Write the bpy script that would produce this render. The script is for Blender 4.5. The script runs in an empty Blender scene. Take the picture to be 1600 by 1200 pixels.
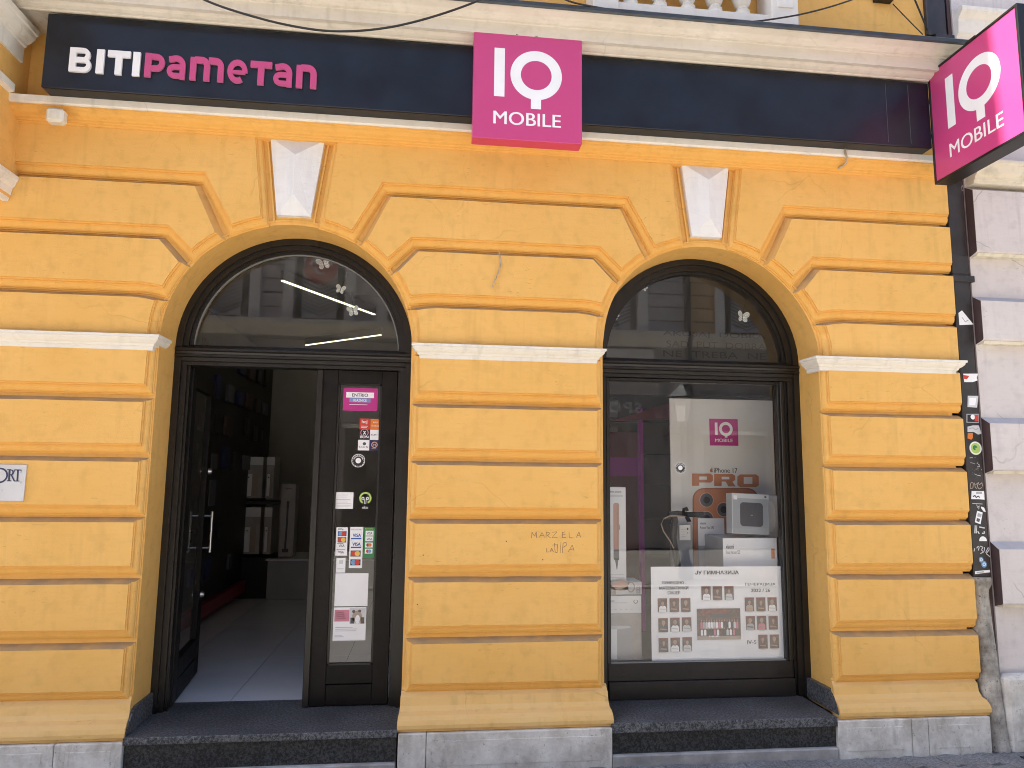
import bpy, bmesh, math, random
from mathutils import Vector, Matrix
random.seed(7)
S = bpy.context.scene
COL = S.collection

# ------------------------------------------------------------------ camera
CX, CY, CZ, YAW, PITCH, ROLL, FPX = 0.84245, -4.26351, 1.62, 0.11525, 0.12711, 0.01124, 1109.0
_w = Vector((math.sin(YAW)*math.cos(PITCH), math.cos(YAW)*math.cos(PITCH), math.sin(PITCH)))
_r0 = Vector((math.cos(YAW), -math.sin(YAW), 0)); _u0 = _r0.cross(_w)
_r = math.cos(ROLL)*_r0 + math.sin(ROLL)*_u0
_u = -math.sin(ROLL)*_r0 + math.cos(ROLL)*_u0
cam = bpy.data.cameras.new('camera'); cam.sensor_width = 36; cam.lens = 36*FPX/1600
cam.clip_start = .05; cam.clip_end = 2000
camo = bpy.data.objects.new('camera', cam); COL.objects.link(camo)
m = Matrix.Identity(4)
for i in range(3):
    m[i][0] = _r[i]; m[i][1] = _u[i]; m[i][2] = -_w[i]
m[0][3], m[1][3], m[2][3] = CX, CY, CZ
camo.matrix_world = m
S.camera = camo

# ------------------------------------------------------------------ light
SUN_EL = math.radians(56); SUN_AZ = math.radians(3.2)    # along the street from the left, a touch behind the facade
world = bpy.data.worlds.new('World'); S.world = world; world.use_nodes = True
nt = world.node_tree
sky = nt.nodes.new('ShaderNodeTexSky'); sky.sky_type = 'NISHITA'; sky.sun_disc = False
sky.sun_elevation = SUN_EL; sky.sun_rotation = math.radians(-90)+SUN_AZ; sky.dust_density = 1.5; sky.ozone_density = 1.0
nt.links.new(sky.outputs[0], nt.nodes['Background'].inputs[0])
nt.nodes['Background'].inputs[1].default_value = 0.115
sl = bpy.data.lights.new('sun', 'SUN'); sl.energy = 5.0; sl.angle = math.radians(.53); sl.color = (1, .95, .86)
slo = bpy.data.objects.new('sun', sl); COL.objects.link(slo)
slo.rotation_euler = Vector((math.cos(SUN_EL)*math.cos(SUN_AZ), -math.cos(SUN_EL)*math.sin(SUN_AZ), -math.sin(SUN_EL))).to_track_quat('-Z', 'Y').to_euler()
slo.location = (-10, -3, 20)
S.view_settings.view_transform = 'Standard'; S.view_settings.look = 'None'
S.view_settings.gamma = 1; S.view_settings.use_curve_mapping = False
S.view_settings.exposure = 1.85
S.cycles.filter_width = 1.0; S.cycles.max_bounces = 10; S.cycles.diffuse_bounces = 5; S.cycles.transparent_max_bounces = 16
S.cycles.caustics_reflective = False; S.cycles.caustics_refractive = False

# ------------------------------------------------------------------ helpers
def at(x, y, Y):
    """point on the plane at depth Y seen at photograph position x, y"""
    d = _w + _r*((x-800)/FPX) - _u*((y-600)/FPX)
    t = (Y-CY)/d.y
    return (CX+t*d.x, CZ+t*d.z)

MATS = {}
def lin(c):
    return tuple(((v/255)/12.92 if v/255 <= .04045 else ((v/255+.055)/1.055)**2.4) for v in c)

def mat(name, col, rough=.6, var=.06, scale=5, bump=0.0, bscale=90, metal=0.0, spec=.5, emit=None, coat=0, fine=0.0):
    if name in MATS: return MATS[name]
    M = bpy.data.materials.new(name); M.use_nodes = True; MATS[name] = M
    n = M.node_tree.nodes; l = M.node_tree.links; b = n['Principled BSDF']
    b.inputs['Roughness'].default_value = rough; b.inputs['Metallic'].default_value = metal
    b.inputs['Specular IOR Level'].default_value = spec
    b.inputs['Coat Weight'].default_value = coat
    if emit:
        b.inputs['Emission Color'].default_value = (*emit[0], 1); b.inputs['Emission Strength'].default_value = emit[1]
    g = n.new('ShaderNodeNewGeometry')
    if var > 0:
        nz = n.new('ShaderNodeTexNoise'); nz.inputs['Scale'].default_value = scale; nz.inputs['Detail'].default_value = 6
        l.new(g.outputs['Position'], nz.inputs['Vector'])
        mr = n.new('ShaderNodeMapRange'); mr.inputs[1].default_value = .3; mr.inputs[2].default_value = .7
        mr.inputs[3].default_value = 1-var; mr.inputs[4].default_value = 1+var
        l.new(nz.outputs[0], mr.inputs[0])
        vm = n.new('ShaderNodeVectorMath'); vm.operation = 'SCALE'; vm.inputs[0].default_value = col
        l.new(mr.outputs[0], vm.inputs['Scale'])
        last = vm.outputs[0]
        if fine:
            n2 = n.new('ShaderNodeTexNoise'); n2.inputs['Scale'].default_value = 220; n2.inputs['Detail'].default_value = 3
            l.new(g.outputs['Position'], n2.inputs['Vector'])
            m2 = n.new('ShaderNodeMapRange'); m2.inputs[1].default_value = .3; m2.inputs[2].default_value = .7
            m2.inputs[3].default_value = 1-fine; m2.inputs[4].default_value = 1+fine
            l.new(n2.outputs[0], m2.inputs[0])
            v2 = n.new('ShaderNodeVectorMath'); v2.operation = 'SCALE'
            l.new(last, v2.inputs[0]); l.new(m2.outputs[0], v2.inputs['Scale']); last = v2.outputs[0]
        l.new(last, b.inputs['Base Color'])
        rr = n.new('ShaderNodeMapRange'); rr.inputs[3].default_value = max(rough-.08, .02); rr.inputs[4].default_value = min(rough+.08, 1)
        l.new(nz.outputs[0], rr.inputs[0]); l.new(rr.outputs[0], b.inputs['Roughness'])
    else:
        b.inputs['Base Color'].default_value = (*col, 1)
    if bump:
        nb = n.new('ShaderNodeTexNoise'); nb.inputs['Scale'].default_value = bscale; nb.inputs['Detail'].default_value = 5
        l.new(g.outputs['Position'], nb.inputs['Vector'])
        bp = n.new('ShaderNodeBump'); bp.inputs['Strength'].default_value = bump; bp.inputs['Distance'].default_value = .01
        l.new(nb.outputs[0], bp.inputs['Height']); l.new(bp.outputs[0], b.inputs['Normal'])
    return M

def plaster(name, col, pale, dirt=(.33, .25, .155), dirt_amt=.88, crack=.35, speck=.5, stain=.35, streak=.30):
    """painted render: uneven tone, old stains, hairline cracks, grime lying on ledges that face up"""
    M = bpy.data.materials.new(name); M.use_nodes = True; MATS[name] = M
    n = M.node_tree.nodes; l = M.node_tree.links; b = n['Principled BSDF']
    b.inputs['Roughness'].default_value = .75; b.inputs['Specular IOR Level'].default_value = .3
    g = n.new('ShaderNodeNewGeometry')
    def noise(s, d=5, vec=None):
        t = n.new('ShaderNodeTexNoise'); t.inputs['Scale'].default_value = s; t.inputs['Detail'].default_value = d
        l.new(vec or g.outputs['Position'], t.inputs['Vector']); return t.outputs[0]
    def rng(i, a, c, lo=0., hi=1.):
        t = n.new('ShaderNodeMapRange'); t.inputs[1].default_value = a; t.inputs[2].default_value = c
        t.inputs[3].default_value = lo; t.inputs[4].default_value = hi; l.new(i, t.inputs[0]); return t.outputs[0]
    def mul(a, c):
        t = n.new('ShaderNodeMath'); t.operation = 'MULTIPLY'
        l.new(a, t.inputs[0])
        if isinstance(c, float): t.inputs[1].default_value = c
        else: l.new(c, t.inputs[1])
        return t.outputs[0]
    def mix(f, a, c):
        t = n.new('ShaderNodeMix'); t.data_type = 'RGBA'; l.new(f, t.inputs[0])
        if isinstance(a, tuple): t.inputs[6].default_value = (*a, 1)
        else: l.new(a, t.inputs[6])
        if isinstance(c, tuple): t.inputs[7].default_value = (*c, 1)
        else: l.new(c, t.inputs[7])
        return t.outputs[2]
    c = mix(rng(noise(2.2), .35, .7), col, pale)
    c = mix(mul(rng(noise(14, 8), .52, .75), stain), c, tuple(v*.72 for v in col))
    # hand-applied render: faint trowel strokes
    mp = n.new('ShaderNodeMapping'); mp.inputs['Scale'].default_value = (3, 3, 22); l.new(g.outputs['Position'], mp.inputs['Vector'])
    c = mix(mul(rng(noise(3, 6, mp.outputs[0]), .5, .8), .22), c, tuple(v*.8 for v in col))
    mp2 = n.new('ShaderNodeMapping'); mp2.inputs['Scale'].default_value = (16, 16, 1.3); l.new(g.outputs['Position'], mp2.inputs['Vector'])
    c = mix(mul(mul(rng(noise(1.4, 7, mp2.outputs[0]), .53, .72), rng(noise(1.1), .42, .62)), streak), c, tuple(v*.55 for v in col))
    mp3 = n.new('ShaderNodeMapping'); mp3.inputs['Scale'].default_value = (5, 5, 16); mp3.inputs['Rotation'].default_value = (0, .5, 0); l.new(g.outputs['Position'], mp3.inputs['Vector'])
    c = mix(mul(mul(rng(noise(5, 3, mp3.outputs[0]), .66, .70), rng(noise(2.6), .5, .62)), speck), c, tuple(v*.62 for v in col))
    # hairline cracks
    wv = n.new('ShaderNodeTexNoise'); wv.inputs['Scale'].default_value = 5; l.new(g.outputs['Position'], wv.inputs['Vector'])
    ad = n.new('ShaderNodeVectorMath'); ad.operation = 'MULTIPLY_ADD'; ad.inputs[1].default_value = (.16, .16, .16)
    l.new(wv.outputs[1], ad.inputs[0]); l.new(g.outputs['Position'], ad.inputs[2])
    vo = n.new('ShaderNodeTexVoronoi'); vo.feature = 'DISTANCE_TO_EDGE'; vo.inputs['Scale'].default_value = 1.5
    l.new(ad.outputs[0], vo.inputs['Vector'])
    c = mix(mul(mul(rng(vo.outputs['Distance'], .0, .007, 1, 0), rng(noise(1.7), .52, .6)), crack), c, tuple(v*.4 for v in col))
    # specks and knocks
    v2 = n.new('ShaderNodeTexVoronoi'); v2.inputs['Scale'].default_value = 7; l.new(g.outputs['Position'], v2.inputs['Vector'])
    c = mix(mul(mul(rng(v2.outputs['Distance'], .02, .035, 1, 0), rng(noise(6), .56, .6)), speck), c, (.12, .08, .05))
    sx = n.new('ShaderNodeSeparateXYZ'); l.new(g.outputs['True Normal'], sx.inputs[0])
    c = mix(mul(mul(rng(sx.outputs[2], .25, .6), rng(noise(9, 8), .2, .62, .45, 1)), dirt_amt), c, dirt)
    l.new(c, b.inputs['Base Color'])
    bp = n.new('ShaderNodeBump'); bp.inputs['Strength'].default_value = .22; bp.inputs['Distance'].default_value = .006
    nb = n.new('ShaderNodeMath'); nb.operation = 'ADD'; l.new(noise(130, 3), nb.inputs[0]); l.new(mul(noise(11, 6), 1.6), nb.inputs[1])
    l.new(nb.outputs[0], bp.inputs['Height']); l.new(bp.outputs[0], b.inputs['Normal'])
    return M

def stone(name, lo, hi, pit, pits=.5):
    """weathered stone or iron: broad mottling, streaks that run down, pits"""
    M = bpy.data.materials.new(name); M.use_nodes = True; MATS[name] = M
    n = M.node_tree.nodes; l = M.node_tree.links; b = n['Principled BSDF']; b.inputs['Roughness'].default_value = .85
    g = n.new('ShaderNodeNewGeometry')
    def noise(s, d=8, sc=(1, 1, 1)):
        mp = n.new('ShaderNodeMapping'); mp.inputs['Scale'].default_value = sc; l.new(g.outputs['Position'], mp.inputs['Vector'])
        t = n.new('ShaderNodeTexNoise'); t.inputs['Scale'].default_value = s; t.inputs['Detail'].default_value = d; t.inputs['Roughness'].default_value = .68
        l.new(mp.outputs[0], t.inputs['Vector']); return t.outputs[0]
    r = n.new('ShaderNodeValToRGB'); e = r.color_ramp.elements; e[0].position = .34; e[1].position = .64; e[0].color = (*lo, 1); e[1].color = (*hi, 1)
    l.new(noise(5.5), r.inputs[0])
    st = n.new('ShaderNodeMapRange'); st.inputs[1].default_value = .56; st.inputs[2].default_value = .74; st.inputs[4].default_value = .75; l.new(noise(9, 6, (1, 1, .3)), st.inputs[0])
    m1 = n.new('ShaderNodeMix'); m1.data_type = 'RGBA'; l.new(st.outputs[0], m1.inputs[0]); l.new(r.outputs[0], m1.inputs[6]); m1.inputs[7].default_value = (*[a*.6+c*.4 for a, c in zip(lo, pit)], 1)
    pt = n.new('ShaderNodeMapRange'); pt.inputs[1].default_value = .62; pt.inputs[2].default_value = .68; pt.inputs[4].default_value = pits; l.new(noise(45, 4), pt.inputs[0])
    m2 = n.new('ShaderNodeMix'); m2.data_type = 'RGBA'; l.new(pt.outputs[0], m2.inputs[0]); l.new(m1.outputs[2], m2.inputs[6]); m2.inputs[7].default_value = (*pit, 1)
    l.new(m2.outputs[2], b.inputs['Base Color'])
    bp = n.new('ShaderNodeBump'); bp.inputs['Strength'].default_value = .6; bp.inputs['Distance'].default_value = .008
    ad = n.new('ShaderNodeMath'); ad.operation = 'SUBTRACT'; l.new(noise(28, 6), ad.inputs[0]); l.new(pt.outputs[0], ad.inputs[1]); l.new(ad.outputs[0], bp.inputs['Height']); l.new(bp.outputs[0], b.inputs['Normal'])
    return M

def granite(name, a, c, scale=230, rough=.45):
    M = bpy.data.materials.new(name); M.use_nodes = True; MATS[name] = M
    n = M.node_tree.nodes; l = M.node_tree.links; b = n['Principled BSDF']; b.inputs['Roughness'].default_value = rough
    g = n.new('ShaderNodeNewGeometry')
    t = n.new('ShaderNodeTexNoise'); t.inputs['Scale'].default_value = scale; t.inputs['Detail'].default_value = 4; t.inputs['Roughness'].default_value = .8
    l.new(g.outputs['Position'], t.inputs['Vector'])
    r = n.new('ShaderNodeValToRGB'); r.color_ramp.elements[0].position = .42; r.color_ramp.elements[1].position = .60
    r.color_ramp.elements[0].color = (*a, 1); r.color_ramp.elements[1].color = (*c, 1); l.new(t.outputs[0], r.inputs[0])
    t2 = n.new('ShaderNodeTexNoise'); t2.inputs['Scale'].default_value = 4; t2.inputs['Detail'].default_value = 7; l.new(g.outputs['Position'], t2.inputs['Vector'])
    mx = n.new('ShaderNodeMix'); mx.data_type = 'RGBA'; mx.blend_type = 'MULTIPLY'; mx.inputs[0].default_value = .75
    l.new(r.outputs[0], mx.inputs[6]); l.new(t2.outputs[0], mx.inputs[7])
    l.new(mx.outputs[2], b.inputs['Base Color'])
    bp = n.new('ShaderNodeBump'); bp.inputs['Strength'].default_value = .15; bp.inputs['Distance'].default_value = .003
    l.new(t.outputs[0], bp.inputs['Height']); l.new(bp.outputs[0], b.inputs['Normal'])
    return M

def glass_mat(name, ior=1.72, tint=(.975, .985, .98)):
    M = bpy.data.materials.new(name); M.use_nodes = True; MATS[name] = M
    n = M.node_tree.nodes; l = M.node_tree.links; n.remove(n['Principled BSDF'])
    f = n.new('ShaderNodeFresnel'); gb = n.new('ShaderNodeNewGeometry')      # a thin sheet reflects alike from both sides
    im = n.new('ShaderNodeMix'); im.data_type = 'FLOAT'; im.inputs[2].default_value = ior; im.inputs[3].default_value = 1/ior
    l.new(gb.outputs['Backfacing'], im.inputs[0]); l.new(im.outputs[0], f.inputs[0])
    t = n.new('ShaderNodeBsdfTransparent'); t.inputs[0].default_value = (*tint, 1)
    gl = n.new('ShaderNodeBsdfGlossy'); gl.inputs['Roughness'].default_value = .004
    g = n.new('ShaderNodeNewGeometry'); nz = n.new('ShaderNodeTexNoise'); nz.inputs['Scale'].default_value = 1.6
    l.new(g.outputs['Position'], nz.inputs['Vector'])
    bp = n.new('ShaderNodeBump'); bp.inputs['Strength'].default_value = .003; bp.inputs['Distance'].default_value = .1
    l.new(nz.outputs[0], bp.inputs['Height']); l.new(bp.outputs[0], gl.inputs['Normal'])
    mx = n.new('ShaderNodeMixShader'); l.new(f.outputs[0], mx.inputs[0]); l.new(t.outputs[0], mx.inputs[1]); l.new(gl.outputs[0], mx.inputs[2])
    # a film of dust and wiped smears
    df = n.new('ShaderNodeBsdfDiffuse'); df.inputs[0].default_value = (.7, .7, .68, 1)
    mp = n.new('ShaderNodeMapping'); mp.inputs['Scale'].default_value = (3, 3, 1.2); mp.inputs['Rotation'].default_value = (0, .6, 0); l.new(g.outputs['Position'], mp.inputs['Vector'])
    sm = n.new('ShaderNodeTexNoise'); sm.inputs['Scale'].default_value = 4; sm.inputs['Detail'].default_value = 8; l.new(mp.outputs[0], sm.inputs['Vector'])
    mr = n.new('ShaderNodeMapRange'); mr.inputs[1].default_value = .42; mr.inputs[2].default_value = .8; mr.inputs[3].default_value = .003; mr.inputs[4].default_value = .035; l.new(sm.outputs[0], mr.inputs[0])
    m2 = n.new('ShaderNodeMixShader'); l.new(mr.outputs[0], m2.inputs[0]); l.new(mx.outputs[0], m2.inputs[1]); l.new(df.outputs[0], m2.inputs[2])
    l.new(m2.outputs[0], n['Material Output'].inputs[0])
    return M

def clear_mat(name):
    M = bpy.data.materials.new(name); M.use_nodes = True; MATS[name] = M
    n = M.node_tree.nodes; l = M.node_tree.links; n.remove(n['Principled BSDF'])
    t = n.new('ShaderNodeBsdfTransparent'); l.new(t.outputs[0], n['Material Output'].inputs[0]); return M

def tag(o, label=None, cat=None, group=None, kind=None):
    if label: o['label'] = label
    if cat: o['category'] = cat
    if group: o['group'] = group
    if kind: o['kind'] = kind
    return o

def empty(name, loc=(0, 0, 0), **k):
    o = bpy.data.objects.new(name, None); COL.objects.link(o); o.location = loc; o.empty_display_size = .1
    return tag(o, **k)

def link(name, me, parent=None, loc=None, **k):
    o = bpy.data.objects.new(name, me); COL.objects.link(o)
    if loc: o.location = loc
    if parent:
        o.parent = parent
        if loc is None: o.location = tuple(-v for v in root_loc(parent))
        else: o.location = tuple(a-b for a, b in zip(loc, root_loc(parent)))
    return tag(o, **k)

def root_loc(o):
    x = Vector((0, 0, 0))
    while o: x = x+o.location; o = o.parent
    return x

_tc = {}
def text2d(s, bold=0.0):
    """outline of a word as flat faces, lower left of its box at 0,0"""
    k = (s, bold)
    if k in _tc: return _tc[k]
    c = bpy.data.curves.new('t', 'FONT'); c.body = s; c.fill_mode = 'FRONT'; c.offset = bold; c.resolution_u = 4
    o = bpy.data.objects.new('t', c); COL.objects.link(o)
    dg = bpy.context.evaluated_depsgraph_get()
    me = bpy.data.meshes.new_from_object(o.evaluated_get(dg))
    bm = bmesh.new(); bm.from_mesh(me); bmesh.ops.remove_doubles(bm, verts=bm.verts, dist=1e-5)
    vs = [(v.co.x, v.co.y) for v in bm.verts]
    for i, v in enumerate(bm.verts): v.index = i
    fs = [[v.index for v in f.verts] for f in bm.faces]
    bm.free(); bpy.data.objects.remove(o); bpy.data.curves.remove(c); bpy.data.meshes.remove(me)
    x0 = min(v[0] for v in vs); y0 = min(v[1] for v in vs); x1 = max(v[0] for v in vs); y1 = max(v[1] for v in vs)
    _tc[k] = ([(a-x0, b-y0) for a, b in vs], fs, x1-x0, y1-y0)
    return _tc[k]

class MB:
    def __init__(s): s.v = []; s.f = []; s.m = []; s.sm = []; s.names = []
    def mi(s, name):
        if name not in s.names: s.names.append(name)
        return s.names.index(name)
    def add(s, vs, fs, m, smooth=False):
        o = len(s.v); s.v += [tuple(p) for p in vs]; i = s.mi(m)
        for f in fs: s.f.append([o+k for k in f]); s.m.append(i); s.sm.append(smooth)
    def box(s, x0, x1, y0, y1, z0, z1, m, bev=0.0):
        if x1 < x0: x0, x1 = x1, x0
        if y1 < y0: y0, y1 = y1, y0
        if z1 < z0: z0, z1 = z1, z0
        if bev:
            bm = bmesh.new(); bmesh.ops.create_cube(bm, size=1)
            for v in bm.verts: v.co = Vector(((x0+x1)/2+v.co.x*(x1-x0), (y0+y1)/2+v.co.y*(y1-y0), (z0+z1)/2+v.co.z*(z1-z0)))
            bmesh.ops.bevel(bm, geom=bm.edges[:], offset=bev, segments=1, affect='EDGES', profile=.5)
            bm.verts.index_update()
            s.add([v.co for v in bm.verts], [[v.index for v in f.verts] for f in bm.faces], m); bm.free(); return s
        V = [(x0, y0, z0), (x1, y0, z0), (x1, y1, z0), (x0, y1, z0), (x0, y0, z1), (x1, y0, z1), (x1, y1, z1), (x0, y1, z1)]
        s.add(V, [(0, 3, 2, 1), (4, 5, 6, 7), (0, 1, 5, 4), (1, 2, 6, 5), (2, 3, 7, 6), (3, 0, 4, 7)], m); return s
    def prof_x(s, prof, x0, x1, m, e0=None, e1=None):
        """profile of (y, z) points run along x; e0, e1 shift the ends for every point (a mitre)"""
        n = len(prof)
        A = [(x0+(e0(p) if e0 else 0), p[0], p[1]) for p in prof]; B = [(x1+(e1(p) if e1 else 0), p[0], p[1]) for p in prof]
        s.add(A+B, [(i, (i+1) % n, n+(i+1) % n, n+i) for i in range(n)]+[list(range(n))[::-1], list(range(n, 2*n))], m); return s
    def prof_y(s, prof, y0, y1, m):
        n = len(prof)
        A = [(p[0], y0, p[1]) for p in prof]; B = [(p[0], y1, p[1]) for p in prof]
        s.add(A+B, [(i, (i+1) % n, n+(i+1) % n, n+i) for i in range(n)]+[list(range(n))[::-1], list(range(n, 2*n))], m); return s
    def prism(s, poly, y0, y1, m):
        """polygon (x, z), counter-clockwise as seen from the street, between y0 (front) and y1"""
        n = len(poly)
        s.add([(x, y0, z) for x, z in poly]+[(x, y1, z) for x, z in poly],
              [list(range(n)), list(range(2*n-1, n-1, -1))]+[(i, n+i, n+(i+1) % n, (i+1) % n) for i in range(n)], m); return s
    def arc(s, cx, zc, r0, r1, y0, y1, m, a0=0., a1=math.pi, n=36):
        V = []; F = []
        for i in range(n+1):
            a = a0+(a1-a0)*i/n; c, k = math.cos(a), math.sin(a)
            V += [(cx+r1*c, y0, zc+r1*k), (cx+r0*c, y0, zc+r0*k), (cx+r0*c, y1, zc+r0*k), (cx+r1*c, y1, zc+r1*k)]
        for i in range(n):
            o = 4*i
            for k in range(4): F.append((o+k, o+4+k, o+4+(k+1) % 4, o+(k+1) % 4))
        F += [(0, 1, 2, 3), (4*n+3, 4*n+2, 4*n+1, 4*n)]
        s.add(V, F, m, True); return s
    def tube(s, pts, r, m, n=8, radii=None):
        V = []; F = []; pts = [Vector(p) for p in pts]
        for i, p in enumerate(pts):
            t = (pts[min(i+1, len(pts)-1)]-pts[max(i-1, 0)]).normalized()
            a = t.cross(Vector((0, 0, 1)) if abs(t.z) < .9 else Vector((1, 0, 0))).normalized(); b = t.cross(a)
            R = radii[i] if radii else r
            for k in range(n):
                an = 2*math.pi*k/n; V.append(p+R*(math.cos(an)*a+math.sin(an)*b))
        for i in range(len(pts)-1):
            for k in range(n): F.append((i*n+k, i*n+(k+1) % n, (i+1)*n+(k+1) % n, (i+1)*n+k))
        F += [list(range(n))[::-1], list(range((len(pts)-1)*n, len(pts)*n))]
        s.add(V, F, m, True); return s
    def lathe(s, x, y, prof, m, n=16):
        V = []; F = []
        for r, z in prof:
            for k in range(n): V.append((x+r*math.cos(2*math.pi*k/n), y+r*math.sin(2*math.pi*k/n), z))
        for i in range(len(prof)-1):
            for k in range(n): F.append((i*n+k, i*n+(k+1) % n, (i+1)*n+(k+1) % n, (i+1)*n+k))
        F += [list(range(n))[::-1], list(range((len(prof)-1)*n, len(prof)*n))]
        s.add(V, F, m, True); return s
    def solid2d(s, vs, fs, P, depth, m, mside=None):
        """flat faces raised to a solid; P maps (u, v, height) to a point"""
        n = len(vs)
        cnt = {}
        for f in fs:
            for i in range(len(f)):
                e = (f[i], f[(i+1) % len(f)]); cnt[e] = cnt.get(e, 0)+1
        bd = [e for e in cnt if (e[1], e[0]) not in cnt]
        s.add([P(a, b, depth) for a, b in vs], fs, m)
        V = [P(a, b, depth) for a, b in vs]+[P(a, b, 0) for a, b in vs]
        s.add(V, [(a, n+a, n+b, b) for a, b in bd], mside or m); return s
    def build(s, name, parent=None, loc=None, **k):
        me = s.mesh(name)
        if loc is not None and not parent:
            me.transform(Matrix.Translation(-Vector(loc)))
        return link(name, me, parent, loc if not parent else None, **k)
    def mesh(s, name):
        me = bpy.data.meshes.new(name); me.from_pydata(s.v, [], s.f)
        for nm in s.names: me.materials.append(MATS[nm])
        me.polygons.foreach_set('material_index', s.m); me.polygons.foreach_set('use_smooth', s.sm)
        bm = bmesh.new(); bm.from_mesh(me)
        bmesh.ops.delete(bm, geom=[v for v in bm.verts if not v.link_faces], context='VERTS')
        if any(s.sm):
            for e in bm.edges:
                if len(e.link_faces) == 2 and e.calc_face_angle(0) > .6: e.smooth = False
        bm.to_mesh(me); bm.free(); me.update(); return me

def islands(fs):
    """groups of faces that hang together: the letters of a word"""
    par = {}
    def find(a):
        while par.setdefault(a, a) != a: a = par[a]
        return a
    for f in fs:
        for v in f[1:]: par[find(v)] = find(f[0])
    G = {}
    for f in fs: G.setdefault(find(f[0]), []).append(f)
    return list(G.values())

class Print:
    """flat print on a plane: layers 0.6 mm apart on a thin sheet"""
    def __init__(s, P=None, y=None, step=.0007):
        s.b = MB(); s.k = 0; s.step = step
        s.P = P or (lambda u, v, h: (u, y-h, v))
    def up(s): s.k += 1
    def poly(s, pts, m, k=None):
        h = (s.k if k is None else k)*s.step
        s.b.add([s.P(u, v, h) for u, v in pts], [list(range(len(pts)))], m); return s
    def rect(s, u0, u1, v0, v1, m, k=None): return s.poly([(u0, v0), (u1, v0), (u1, v1), (u0, v1)], m, k)
    def sheet(s, pts, m, t=.0006):
        n = len(pts)
        V = [s.P(u, v, 0) for u, v in pts]+[s.P(u, v, -t) for u, v in pts]
        s.b.add(V, [list(range(n)), list(range(2*n-1, n-1, -1))]+[(i, n+i, n+(i+1) % n, (i+1) % n) for i in range(n)], m); s.k = 1; return s
    def disc(s, u, v, r, m, k=None, n=24, ry=None):
        return s.poly([(u+r*math.cos(2*math.pi*i/n), v+(ry or r)*math.sin(2*math.pi*i/n)) for i in range(n)], m, k)
    def ring(s, u, v, r0, r1, m, k=None, n=32, a0=0, a1=2*math.pi):
        h = (s.k if k is None else k)*s.step; V = []
        for i in range(n+1):
            a = a0+(a1-a0)*i/n; V += [s.P(u+r1*math.cos(a), v+r1*math.sin(a), h), s.P(u+r0*math.cos(a), v+r0*math.sin(a), h)]
        s.b.add(V, [(2*i, 2*i+2, 2*i+3, 2*i+1) for i in range(n)], m); return s
    def text(s, t, u0, u1, v0, v1, m, bold=0., k=None, fit='box', align='c'):
        vs, fs, w, hh = text2d(t)
        e = bold*(v1-v0)*1.6; n = 3 if bold else 1
        su = (u1-u0-2*e)/w; sv = (v1-v0)/hh
        h = (s.k if k is None else k)*s.step
        for i in range(n):                                # heavier strokes: copies a hair apart and a hair raised
            o = e*i; s.b.add([s.P(u0+o+a*su, v0+b*sv, h+i*.2*s.step) for a, b in vs], fs, m)
        return s
    def stroke(s, pts, w, m, k=None):
        h = (s.k if k is None else k)*s.step
        for (a, b), (c, d) in zip(pts, pts[1:]):
            L = math.hypot(c-a, d-b) or 1e-6; nx, ny = -(d-b)/L*w/2, (c-a)/L*w/2
            s.b.add([s.P(a-nx, b-ny, h), s.P(c-nx, d-ny, h), s.P(c+nx, d+ny, h), s.P(a+nx, b+ny, h)], [(0, 1, 2, 3)], m)
        return s
    def build(s, *a, **k): return s.b.build(*a, **k)

# ------------------------------------------------------------------ materials
plaster('yellow_plaster', (.78, .445, .122), (.82, .485, .15), crack=.24, speck=.5, stain=.38, streak=.24)
plaster('base_plaster', (.80, .49, .165), (.81, .53, .215), dirt=(.76, .50, .21), dirt_amt=.6, speck=.8, stain=.5)
plaster('orange_bounce_moulding', (.79, .42, .10), (.80, .44, .115), crack=.1, speck=.3, stain=.3)  # wall yellow deepened to orange: light bounced between mouldings put into the colour
plaster('white_trim', (.78, .74, .67), (.82, .79, .73), dirt=(.45, .42, .37), dirt_amt=.7, crack=.2, speck=.3, stain=.3)
plaster('cornice_white', (.66, .605, .52), (.74, .69, .615), dirt=(.35, .33, .29), dirt_amt=.8, crack=.25, speck=.4, stain=.4)
plaster('keystone_white', (.78, .78, .79), (.82, .82, .83), dirt=(.55, .55, .58), dirt_amt=.8, crack=.1, speck=.3, stain=.12)
plaster('mauve_plaster', (.63, .575, .56), (.69, .64, .62), dirt=(.40, .40, .43), dirt_amt=.8, crack=.7, speck=.6, stain=.45, streak=.35)
plaster('cream_plaster', (.70, .64, .50), (.76, .70, .58), dirt=(.40, .37, .26), dirt_amt=.9, crack=.5, speck=.5, stain=.8)
stone('plinth_stone', (.46, .425, .375), (.80, .77, .71), (.15, .13, .105))
stone('iron_boot', (.15, .13, .105), (.56, .53, .47), (.04, .03, .022), .75)
mat('brown_paint', (.075, .045, .045), .55, .15, 8, .1)
mat('dark_gap', (.012, .010, .010), .9, .2, 8)
mat('door_wood', (.011, .009, .0075), .40, .25, 6, .08, 60)
mat('door_wood_flat', (.0135, .011, .0095), .48, .3, 12, .15, 40)
mat('leaf_wood', (.0105, .0085, .0072), .5, .35, 12, .15, 40, spec=.22)
mat('seal_grey', (.25, .25, .24), .5, .1)
mat('flashing', (.055, .062, .07), .45, .25, 9, .1, metal=.3)
mat('pipe_metal', (.030, .025, .025), .42, .35, 10, .1, 50)
mat('sign_navy', (.0055, .0092, .0185), .33, .5, 5, .02, 30)
mat('sign_black', (.008, .007, .007), .4, .2, 6)
mat('sign_pink', (.56, .062, .215), .3, .025, 3)
mat('sign_pink_side', (.62, .05, .13), .35, .05, 4)
mat('letter_white', (.88, .88, .90), .35, .03, 8)
mat('letter_pink', (.55, .07, .215), .4, .05, 8)
mat('letter_edge', (.50, .17, .27), .5, .05)
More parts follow.
